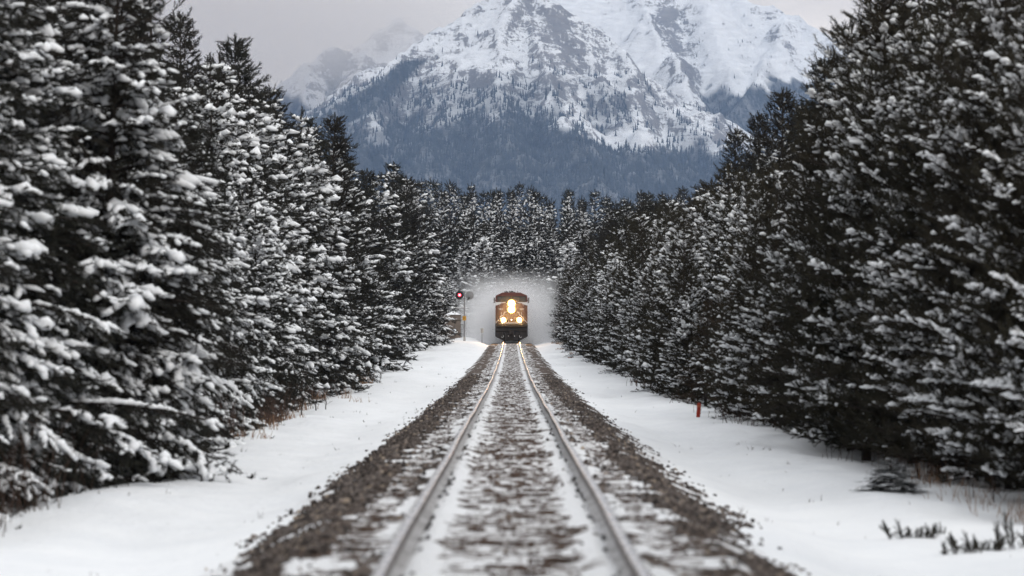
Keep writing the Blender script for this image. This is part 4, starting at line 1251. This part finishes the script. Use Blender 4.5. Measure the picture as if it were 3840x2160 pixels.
# ------------------------------------------------------------------ signal, hut, posts
def signal():
    x, y = -4.52, 273.0
    z = float(gz(x, y))
    t = empty('railway_signal', (x, y, z))
    tag(t, 'railway signal mast with a red lit disc facing us and a grey disc turned away', 'signal')
    K = 10667 / 281.0                                   # px (3840) per metre here
    b = MB(); b.cyl((0, 0, -0.1), (0, 0, 0.42), 0.20, 0.13, 4); b.build('concrete_base', M_CONC, t)
    b = MB(); b.cyl((0, 0, 0.35), (0, 0, 4.68), 0.062, 0.055, 12); b.build('mast', M_STEEL, t)
    b = MB(); b.box(-0.50, 0.48, -0.03, 0.03, 4.28, 4.36); b.box(-0.10, 0.10, -0.09, 0.09, 4.02, 4.14); b.box(-0.10, 0.12, -0.05, 0.05, 4.62, 4.70); b.build('bracket', M_STEEL, t)
    # platform bar with snow
    b = MB(); b.box(-0.82, 0.44, -0.05, 0.05, 3.11, 3.16); b.box(-0.80, 0.42, -0.045, 0.045, 3.16, 3.20, 1); b.build('ladder_platform', [M_STEEL, M_TSNOW], t)
    b = MB()
    for sx in (0.0, 0.28): b.tube([(-0.86 + sx * 0, 0.1 + sx, 4.1), (-0.98, 0.1 + sx, 0.0)], 0.02, 6)
    for q in range(13): b.tube([(-0.975 + 0.008 * q, 0.1, 0.3 + q * 0.29), (-0.975 + 0.008 * q, 0.38, 0.3 + q * 0.29)], 0.014, 5)
    b.build('ladder', M_POSTDK, t)
    # lit head facing the camera
    b = MB(); b.cyl((-0.46, -0.10, 4.42), (-0.46, -0.06, 4.42), 0.40, n=32); b.cyl((-0.46, -0.06, 4.42), (-0.46, 0.35, 4.42), 0.16, n=16); h = b.build('signal_head', M_SIGBLACK, t)
    b = MB(); b.cyl((-0.46, -0.13, 4.42), (-0.46, -0.104, 4.42), 0.13, n=24); b.build('red_lens', M_REDL, h)
    b = MB(); b.cyl((-0.46, -0.15, 4.42), (-0.46, -0.132, 4.42), 0.06, n=20); b.build('bulb', M_REDC, h)
    v = MB()
    for q in range(9):
        a0 = math.pi * (0.15 + 0.7 * q / 9); a1 = math.pi * (0.15 + 0.7 * (q + 1) / 9)
        V = [(-0.46 + 0.165 * math.cos(a), yy, 4.42 + 0.165 * math.sin(a)) for a in (a0, a1) for yy in (-0.36, -0.10)]
        V += [(-0.46 + 0.15 * math.cos(a), yy, 4.42 + 0.15 * math.sin(a)) for a in (a0, a1) for yy in (-0.36, -0.10)]
        v.add(V, [(0, 1, 3, 2), (4, 6, 7, 5), (0, 2, 6, 4), (1, 5, 7, 3)])
    v.build('lamp_hood', M_SIGBLACK, h)
    # head turned away
    b = MB(); b.cyl((0.50, -0.02, 4.38), (0.50, 0.02, 4.38), 0.40, n=32); h2 = b.build('signal_head', M_GREYDISC, t)
    h2['label'] = 'grey back of the signal head turned away'
    b = MB(); b.box(0.40, 0.60, -0.24, -0.02, 4.20, 4.48); b.cyl((0.5, -0.13, 4.48), (0.5, -0.13, 4.53), 0.09, 0.04, 10); b.build('lamp_case', M_STEEL, h2, bevel=0.02)
    b = MB(); b.tube([(0.47, -0.14, 4.20), (0.42, -0.12, 4.02), (0.20, -0.05, 3.92)], 0.04, 8); b.build('cable', M_SIGBLACK, h2)
    # yellow plate with letter
    b = MB(); b.box(-0.165, 0.165, -0.085, -0.065, 1.98, 2.40); p = b.build('yellow_plate', M_YELLOW, t, bevel=0.005)
    tx = text_obj('letter', 'R', 0.40, M_DKPRINT, p, (0.0, -0.088, 2.19), 0.002)
    return t
signal()
def hut():
    x, y = -5.5, 279.0
    t = empty('signal_hut', (x, y, float(gz(x, y)) - 0.05))
    tag(t, 'brown equipment hut with snowy peaked roof left of the signal', 'hut')
    b = MB(); b.box(-0.95, 0.52, -0.6, 0.9, 0.0, 2.28); b.build('wall', M_HUT, t)
    b = MB(); b.box(-1.0, 0.57, -0.65, 0.95, 2.28, 2.36); b.add([(-1.02, -0.67, 2.36), (0.59, -0.67, 2.36), (0.59, 0.97, 2.36), (-1.02, 0.97, 2.36), (-0.2, 0.15, 2.72)], [(0, 1, 4), (1, 2, 4), (2, 3, 4), (3, 0, 4)], 1)
    b.build('roof', [M_HUT, M_TSNOW], t)
    b = MB(); b.box(-0.75, 0.20, -0.66, -0.60, 1.86, 1.92); b.box(-0.73, 0.18, -0.655, -0.605, 1.92, 1.96, 1); b.build('door_hood', [M_HUT, M_TSNOW], t)
    b = MB(); b.box(-0.70, 0.15, -0.63, -0.60, 0.1, 1.84); d = b.build('door', M_HUT, t, bevel=0.01)
    b = MB(); b.box(0.04, 0.09, -0.66, -0.63, 0.9, 1.06); b.build('handle', M_STEEL, d)
hut()
def small_signs():
    x, y = -2.80, 271.0
    z = float(gz(x, y))
    t = empty('sign_post', (x, y, z))
    tag(t, 'small pale sign plate seen from behind on a thin dark post beside the train', 'sign')
    b = MB(); b.cyl((0, 0, -0.2), (-0.02, 0, 1.42), 0.022, n=8); b.build('post', M_POSTDK, t)
    b = MB(); b.box(-0.155, 0.135, 0.02, 0.032, 1.0, 1.44); b.build('plate', M_PLATEW, t)
    x, y = 5.05, 77.0
    z = float(gz(x, y))
    t = empty('marker_stake', (x, y, z), 0.0)
    tag(t, 'short orange-red marker stake in the snow beside the right-hand pines', 'stake')
    t.rotation_euler = (0.03, 0.07, 0.2)
    b = MB(); b.box(-0.05, 0.05, -0.018, 0.018, -0.2, 0.36); b.prism([(-0.05, 0.36), (0.05, 0.36), (0.012, 0.40), (-0.02, 0.395)], -0.018, 0.018); b.build('stake_board', M_STAKE, t)
    b = MB(); b.box(-0.052, 0.052, -0.021, 0.021, 0.27, 0.335); b.build('painted_band', mat('stake_band', (0.40, 0.10, 0.05), 0.6), t)
small_signs()

# ------------------------------------------------------------------ low plants
def stems(name, label, spots, m, seed, kind='stuff'):
    """spots: (x, y, radius, count, height)"""
    rs = np.random.RandomState(seed)
    Vs, Fs, off = [], [], 0
    for (x, y, r, n, h) in spots:
        a = rs.uniform(0, 6.28, n); q = r * np.sqrt(rs.uniform(0, 1, n))
        px_ = x + q * np.cos(a); py_ = y + q * np.sin(a) * 1.6
        pz = gz(px_, py_) - 0.03
        hh = h * rs.uniform(0.35, 1.15, n)
        ln = rs.normal(0, 0.36, (n, 2))
        w = 0.003 + 0.00005 * y
        b0 = np.stack([px_ - w, py_, pz], -1); b1 = np.stack([px_ + w, py_, pz], -1)
        mid = np.stack([px_ + ln[:, 0] * hh * 0.45, py_ + ln[:, 1] * hh * 0.45, pz + hh * 0.6], -1)
        tip = np.stack([px_ + ln[:, 0] * hh * 1.2, py_ + ln[:, 1] * hh * 1.2, pz + hh], -1)
        V = np.stack([b0, b1, mid + [w * 0.7, 0, 0], mid - [w * 0.7, 0, 0], tip], 1).reshape(-1, 3)
        i = np.arange(n)[:, None] * 5 + off
        Fs.append(np.concatenate([i + [0, 1, 2], i + [0, 2, 3], i + [3, 2, 4]])); Vs.append(V); off += 5 * n
    o = link(name, np_mesh(name, np.concatenate(Vs), np.concatenate(Fs), [m]))
    return tag(o, label, kind='stuff')
rg = random.Random(12)
sp = []
for i in range(30):
    y = rg.uniform(84, 172); e = float(np.interp(y, *EDGE_L)); sp.append((e + rg.uniform(-0.3, 1.2) * (1 if rg.random() < .75 else 1.6), y, rg.uniform(0.15, 0.6), rg.randint(8, 26), rg.uniform(0.2, 0.5)))
for i in range(14):
    y = rg.uniform(50, 84); e = float(np.interp(y, *EDGE_L)); sp.append((e + rg.uniform(-0.4, 0.7), y, rg.uniform(0.1, 0.4), rg.randint(8, 26), rg.uniform(0.15, 0.4)))
for i in range(22):
    y = rg.uniform(31, 46); sp.append((float(np.interp(y, *EDGE_R)) + rg.uniform(-0.3, 0.8), y, rg.uniform(0.15, 0.5), rg.randint(5, 16), rg.uniform(0.15, 0.4)))
for i in range(12):
    y = rg.uniform(180, 270); sp.append((float(np.interp(y, *EDGE_R)) + rg.uniform(-0.6, 0.1), y, 0.2, rg.randint(5, 14), rg.uniform(0.15, 0.35)))
stems('dry_grass', 'tufts of straw-coloured dry grass along the edge of the trees', sp, M_STRAW, 4)
sp = []
for i in range(60):
    y = rg.uniform(27, 75); e = float(np.interp(y, *EDGE_L)); sp.append((e - rg.uniform(-0.2, 1.8), y, 0.5, 28, rg.uniform(0.5, 1.5)))
for i in range(40):
    y = rg.uniform(33, 125); e = float(np.interp(y, *EDGE_R)); sp.append((e + rg.uniform(0.2, 1.8), y, 0.5, 11, rg.uniform(0.3, 0.9)))
for i in range(40):
    y = rg.uniform(75, 170); e = float(np.interp(y, *EDGE_L)); sp.append((e - rg.uniform(-0.1, 1.4), y, 0.5, 22, rg.uniform(0.4, 1.2)))
stems('dark_brush', 'dark leafless brush under the lowest boughs of the pines', sp, M_BRUSH, 6)
sp = []
for i in range(170):
    s_ = -1 if rg.random() < 0.55 else 1
    y = 16 * (180 / 16) ** rg.random(); x = s_ * rg.uniform(2.6, 5.6)
    sp.append((x, y, 0.06, rg.randint(1, 4), rg.uniform(0.04, 0.13)))
stems('stray_stalks', 'stray dead stalks poking out of the open snow', sp, M_BRUSH, 8)

def bare_sapling(x, y, h, seed, label):
    rs = np.random.RandomState(seed)
    t = empty('bare_sapling', (x, y, float(gz(x, y)) - 0.03)); tag(t, label, 'sapling', 'bare saplings at the left tree edge')
    b = MB(); pts = [(0, 0, 0)]
    for q in range(1, 6): pts.append((0.04 * q * rs.uniform(-1, 1) * h, 0.03 * rs.uniform(-1, 1), h * q / 5))
    for q, (p, r_) in enumerate(zip(pts[:-1], pts[1:])): b.cyl(p, r_, 0.022 * h ** .5 * (1 - q / 6), 0.022 * h ** .5 * (1 - (q + 1) / 6), 6, caps=False)
    b.build('stem', M_BARK, t)
    c = MB()
    for q in range(22):
        f = rs.uniform(0.25, 1.0); k = min(int(f * 5), 4); p = np.array(pts[k]) * (1 - (f * 5 - k)) + np.array(pts[k + 1]) * (f * 5 - k) if f < 1 else np.array(pts[-1])
        a = rs.uniform(0, 6.28); l = h * rs.uniform(0.15, 0.4) * (1.2 - f)
        e = p + np.array([math.cos(a) * l, math.sin(a) * l, l * rs.uniform(0.4, 1.2)])
        c.cyl(p, e, 0.006, 0.003, 4, caps=False)
        c.cyl(p * .4 + e * .6, e + np.array([rs.uniform(-.5, .5) * l, 0, 0.1 * l]), 0.004, 0.002, 4, caps=False)
    c.build('twigs', M_BRUSH, t)['kind'] = 'stuff'
for i, (xd, yb, h, lab) in enumerate(((777, 1040, 1.25, 'tallest dark bare sapling standing alone at the left tree edge'), (792, 1036, 0.95, 'bare sapling close right of the tallest bare sapling'),
                                      (822, 1030, 0.62, 'small crooked bare sapling rightmost of the three on the snow'), (712, 1048, 1.1, 'bare sapling against the dark pines left of the tallest sapling'))):
    d = 75.0
    for _ in range(6):
        x = (xd - 1289) * 1.4907 / FPX * d
        d = (CAM_Z - float(gz(x, d))) * FPX / ((yb - 824) * 1.4907)
    bare_sapling(x, d, h, 40 + i, lab)

# young pines half buried in the snow
def build_sprig(seed, n):
    """low leader and side shoots, upright like candles, most of the plant under the snow"""
    rs = np.random.RandomState(seed)
    SP, SD, SL = [], [], []
    w = MB(); w.cyl((-0.5, 0, -0.10), (0.5, 0, -0.10), 0.02, 0.02, 5)
    for i in range(n):
        x = (i / max(1, n - 1) - 0.5) * 0.9 + rs.uniform(-0.06, 0.06); y = rs.uniform(-0.09, 0.09)
        h = rs.uniform(0.16, 0.52)
        d = nrm(np.array([x * 0.7 + rs.normal(0, 0.2), rs.normal(0, 0.2), 1.0]))
        p0 = np.array([x, y, -0.08])
        w.cyl(p0, p0 + d * h, 0.012, 0.006, 5)
        k = int(h / 0.07) + 1
        for q in range(k):
            SP.append(p0 + d * h * (0.25 + 0.75 * q / k)); SD.append(d + rs.normal(0, 0.10, 3)); SL.append(0.20 * rs.uniform(0.8, 1.2))
            if rs.rand() < 0.55:
                SP.append(p0 + d * h * (0.25 + 0.6 * q / k)); a_ = rs.uniform(0, 6.28); SD.append(np.array([math.cos(a_), math.sin(a_), 0.7])); SL.append(0.19)
    SP, SD, SL = np.array(SP), nrm(np.array(SD)), np.array(SL)
    B = nrm(np.cross(SD, rs.normal(0, 1, SD.shape))); Cx = np.cross(SD, B)
    T, Fc = shoot_template(26, 0.07, 0.36, seed)
    V, F = expand(T, Fc, SP, SD, B, Cx, np.stack([SL, SL, SL], -1))
    st = w.build('stem', M_BARK); me = st.data; bpy.data.objects.remove(st)
    return {'stem': me, 'crown': np_mesh('crown', V, F, [M_ND_OLIVE])}
SAP = [build_sprig(95, 12), build_sprig(97, 8)]
def young(xd, yb, h, fat, lab, which=0, nsub=3):
    d = 34.0
    for _ in range(8):
        x = (xd - 1289) * 1.4907 / FPX * d
        d = (CAM_Z - float(gz(x, d))) * FPX / ((yb - 824) * 1.4907)
    t = empty('young_pine', (x, d, float(gz(x, d)) - 0.02), which * 0.5)
    t.scale = (h / 0.5 * fat, h / 0.5 * fat, h / 0.5)
    tag(t, lab, 'young pine')
    for part, me in SAP[which].items():
        o = link(part, me, t)
        if part == 'snow_load': o['kind'] = 'stuff'
young(2296, 1352, 0.22, 1.15, 'dark young pine tuft poking through the snow at lower right, left of the other tufts', 0)
young(2346, 1344, 0.15, 1.0, 'low young pine sprig leaning against the right side of the left tuft', 1)
young(2418, 1392, 0.20, 1.1, 'young pine tuft in the snow nearest the lower right corner', 1)
young(2466, 1384, 0.22, 1.1, 'dark young pine tuft between the corner tuft and the edge pine', 0)
young(2562, 1378, 0.40, 0.7, 'thin young pine at the right picture edge near the bottom', 1)
TREES.append(tree('ln', 5.50, 41.3, 0.50, 'low bushy snow-dusted young pine spreading over the snow at the foot of the right wall', None, name='young_pine', fat=4.2))
TREES.append(tree('lm', -6.75, 267.5, 4.6, 'short snow-laden pine half hiding the brown hut', None))
TREES.append(tree('br', 6.35, 79.2, 4.4, 'small dark pine right behind the orange-red marker stake', None))
TREES.append(tree('rm', 6.9, 77.0, 6.2, 'snow-dusted pine just to the right of the orange-red marker stake', None))

# ------------------------------------------------------------------ air: haze, cloud on the mountain, powder snow
def volume_mat(name, density, color, nodes=None, absorb=None, aniso=0.0):
    m = bpy.data.materials.new(name); m.use_nodes = True
    t = m.node_tree; t.nodes.clear()
    o = t.nodes.new('ShaderNodeOutputMaterial'); v = t.nodes.new('ShaderNodeVolumePrincipled')
    v.inputs['Color'].default_value = (*color, 1); v.inputs['Density'].default_value = density; v.inputs['Anisotropy'].default_value = aniso
    if absorb: v.inputs['Absorption Color'].default_value = (*absorb, 1)
    t.links.new(v.outputs[0], o.inputs['Volume'])
    return m, v
def box_obj(name, x0, x1, y0, y1, z0, z1, m):
    b = MB(); b.box(x0, x1, y0, y1, z0, z1)
    return b.build(name, m)
m, v = volume_mat('haze_air', 3.7e-5, (0.36, 0.53, 0.84))
h = box_obj('haze', -4600, 4600, -60, 9800, -60, 1420, m)
tag(h, 'blue winter haze filling the valley', kind='stuff')

def mist():
    m, v = volume_mat('cloud_on_ridge', 0.001, (1.0, 0.965, 0.93))
    co = N(m, 'ShaderNodeTexCoord').outputs['Object']
    mp = N(m, 'ShaderNodeMapping'); mp.inputs['Scale'].default_value = (0.0016, 0.0010, 0.0030); L(m, co, mp.inputs[0])
    n = noise(m, 1.0, 5, 0.6, mp.outputs[0])
    sep = N(m, 'ShaderNodeSeparateXYZ'); L(m, co, sep.inputs[0])
    # thicker higher up and toward the left; thin over the right massif
    h = N(m, 'ShaderNodeMapRange'); h.inputs['From Min'].default_value = 530; h.inputs['From Max'].default_value = 960; h.inputs['To Min'].default_value = -0.32; h.inputs['To Max'].default_value = 0.40
    L(m, sep.outputs['Z'], h.inputs['Value'])
    xx = N(m, 'ShaderNodeMapRange'); xx.inputs['From Min'].default_value = -480; xx.inputs['From Max'].default_value = 120; xx.inputs['To Min'].default_value = 0.34; xx.inputs['To Max'].default_value = -0.42
    L(m, sep.outputs['X'], xx.inputs['Value'])
    s = math_(m, 'ADD', math_(m, 'ADD', n.outputs['Fac'], h.outputs[0]), xx.outputs[0])
    s = math_(m, 'SUBTRACT', s, 0.58, clamp=True)
    L(m, math_(m, 'MULTIPLY', s, 0.0042), v.inputs['Density'])
    o = box_obj('mountain_cloud', -2100, 2000, 6900, 9300, 330, 1350, m)
    tag(o, 'pale cloud hanging round the peaks and swallowing the left ridge', kind='stuff')
mist()

def plume():
    m, v = volume_mat('powder_snow', 0.1, (0.96, 0.96, 0.97))
    co = N(m, 'ShaderNodeTexCoord').outputs['Object']
    mp = N(m, 'ShaderNodeMapping'); mp.inputs['Scale'].default_value = (0.40, 0.13, 0.36); L(m, co, mp.inputs[0])
    n = noise(m, 1.0, 5, 0.62, mp.outputs[0])
    sep = N(m, 'ShaderNodeSeparateXYZ'); L(m, co, sep.inputs[0])
    ax = math_(m, 'ABSOLUTE', sep.outputs['X'])
    def mr(src, a, b, c, d):
        q = N(m, 'ShaderNodeMapRange'); q.interpolation_type = 'SMOOTHSTEP'
        for k, val in (('From Min', a), ('From Max', b), ('To Min', c), ('To Max', d)): q.inputs[k].default_value = val
        L(m, src, q.inputs['Value']); return q.outputs[0]
    wn = math_(m, 'MULTIPLY', math_(m, 'SUBTRACT', n.outputs['Fac'], 0.5), 5.0)
    fx = mr(math_(m, 'ADD', ax, wn), 0.4, 6.8, 1.0, 0.0)
    fz = mr(math_(m, 'ADD', sep.outputs['Z'], wn), 0.6, 7.8, 1.0, 0.0)
    fy = mr(sep.outputs['Y'], LOCO_Y + 1, LOCO_Y + 14, 0.0, 1.0)
    fn = mr(n.outputs['Fac'], 0.25, 0.75, 0.25, 1.4)
    d = math_(m, 'MULTIPLY', math_(m, 'MULTIPLY', fx, fz), math_(m, 'MULTIPLY', fy, fn))
    L(m, math_(m, 'MULTIPLY', d, 0.24), v.inputs['Density'])
    o = box_obj('snow_cloud', -9.6, 9.6, LOCO_Y + 0.9, LOCO_Y + 44, -0.9, 11.5, m)
    tag(o, 'powder snow thrown up behind and beside the train', kind='stuff')
    # finer dust in front of the nose, added to spread a glow round the lamps
    m, v = volume_mat('lamp_lit_dust', 0.05, (0.95, 0.95, 0.95), aniso=0.55)
    co = N(m, 'ShaderNodeTexCoord').outputs['Object']
    sep = N(m, 'ShaderNodeSeparateXYZ'); L(m, co, sep.inputs[0])
    fx = mr(math_(m, 'ABSOLUTE', sep.outputs['X']), 0.9, 2.0, 1.0, 0.0)
    fz = math_(m, 'MULTIPLY', mr(sep.outputs['Z'], 3.4, 5.0, 1.0, 0.0), mr(sep.outputs['Z'], 1.3, 2.1, 0.0, 1.0))
    fy = mr(sep.outputs['Y'], LOCO_Y - 4, LOCO_Y - 0.2, 0.0, 1.0)
    L(m, math_(m, 'MULTIPLY', math_(m, 'MULTIPLY', math_(m, 'MULTIPLY', fx, fz), fy), 0.014), v.inputs['Density'])
    o = box_obj('halo_dust', -2.1, 2.1, LOCO_Y - 4.2, LOCO_Y + 0.6, 1.2, 5.1, m)
    tag(o, 'thin snow dust before the nose, added for the glow round the headlights', kind='stuff')
plume()
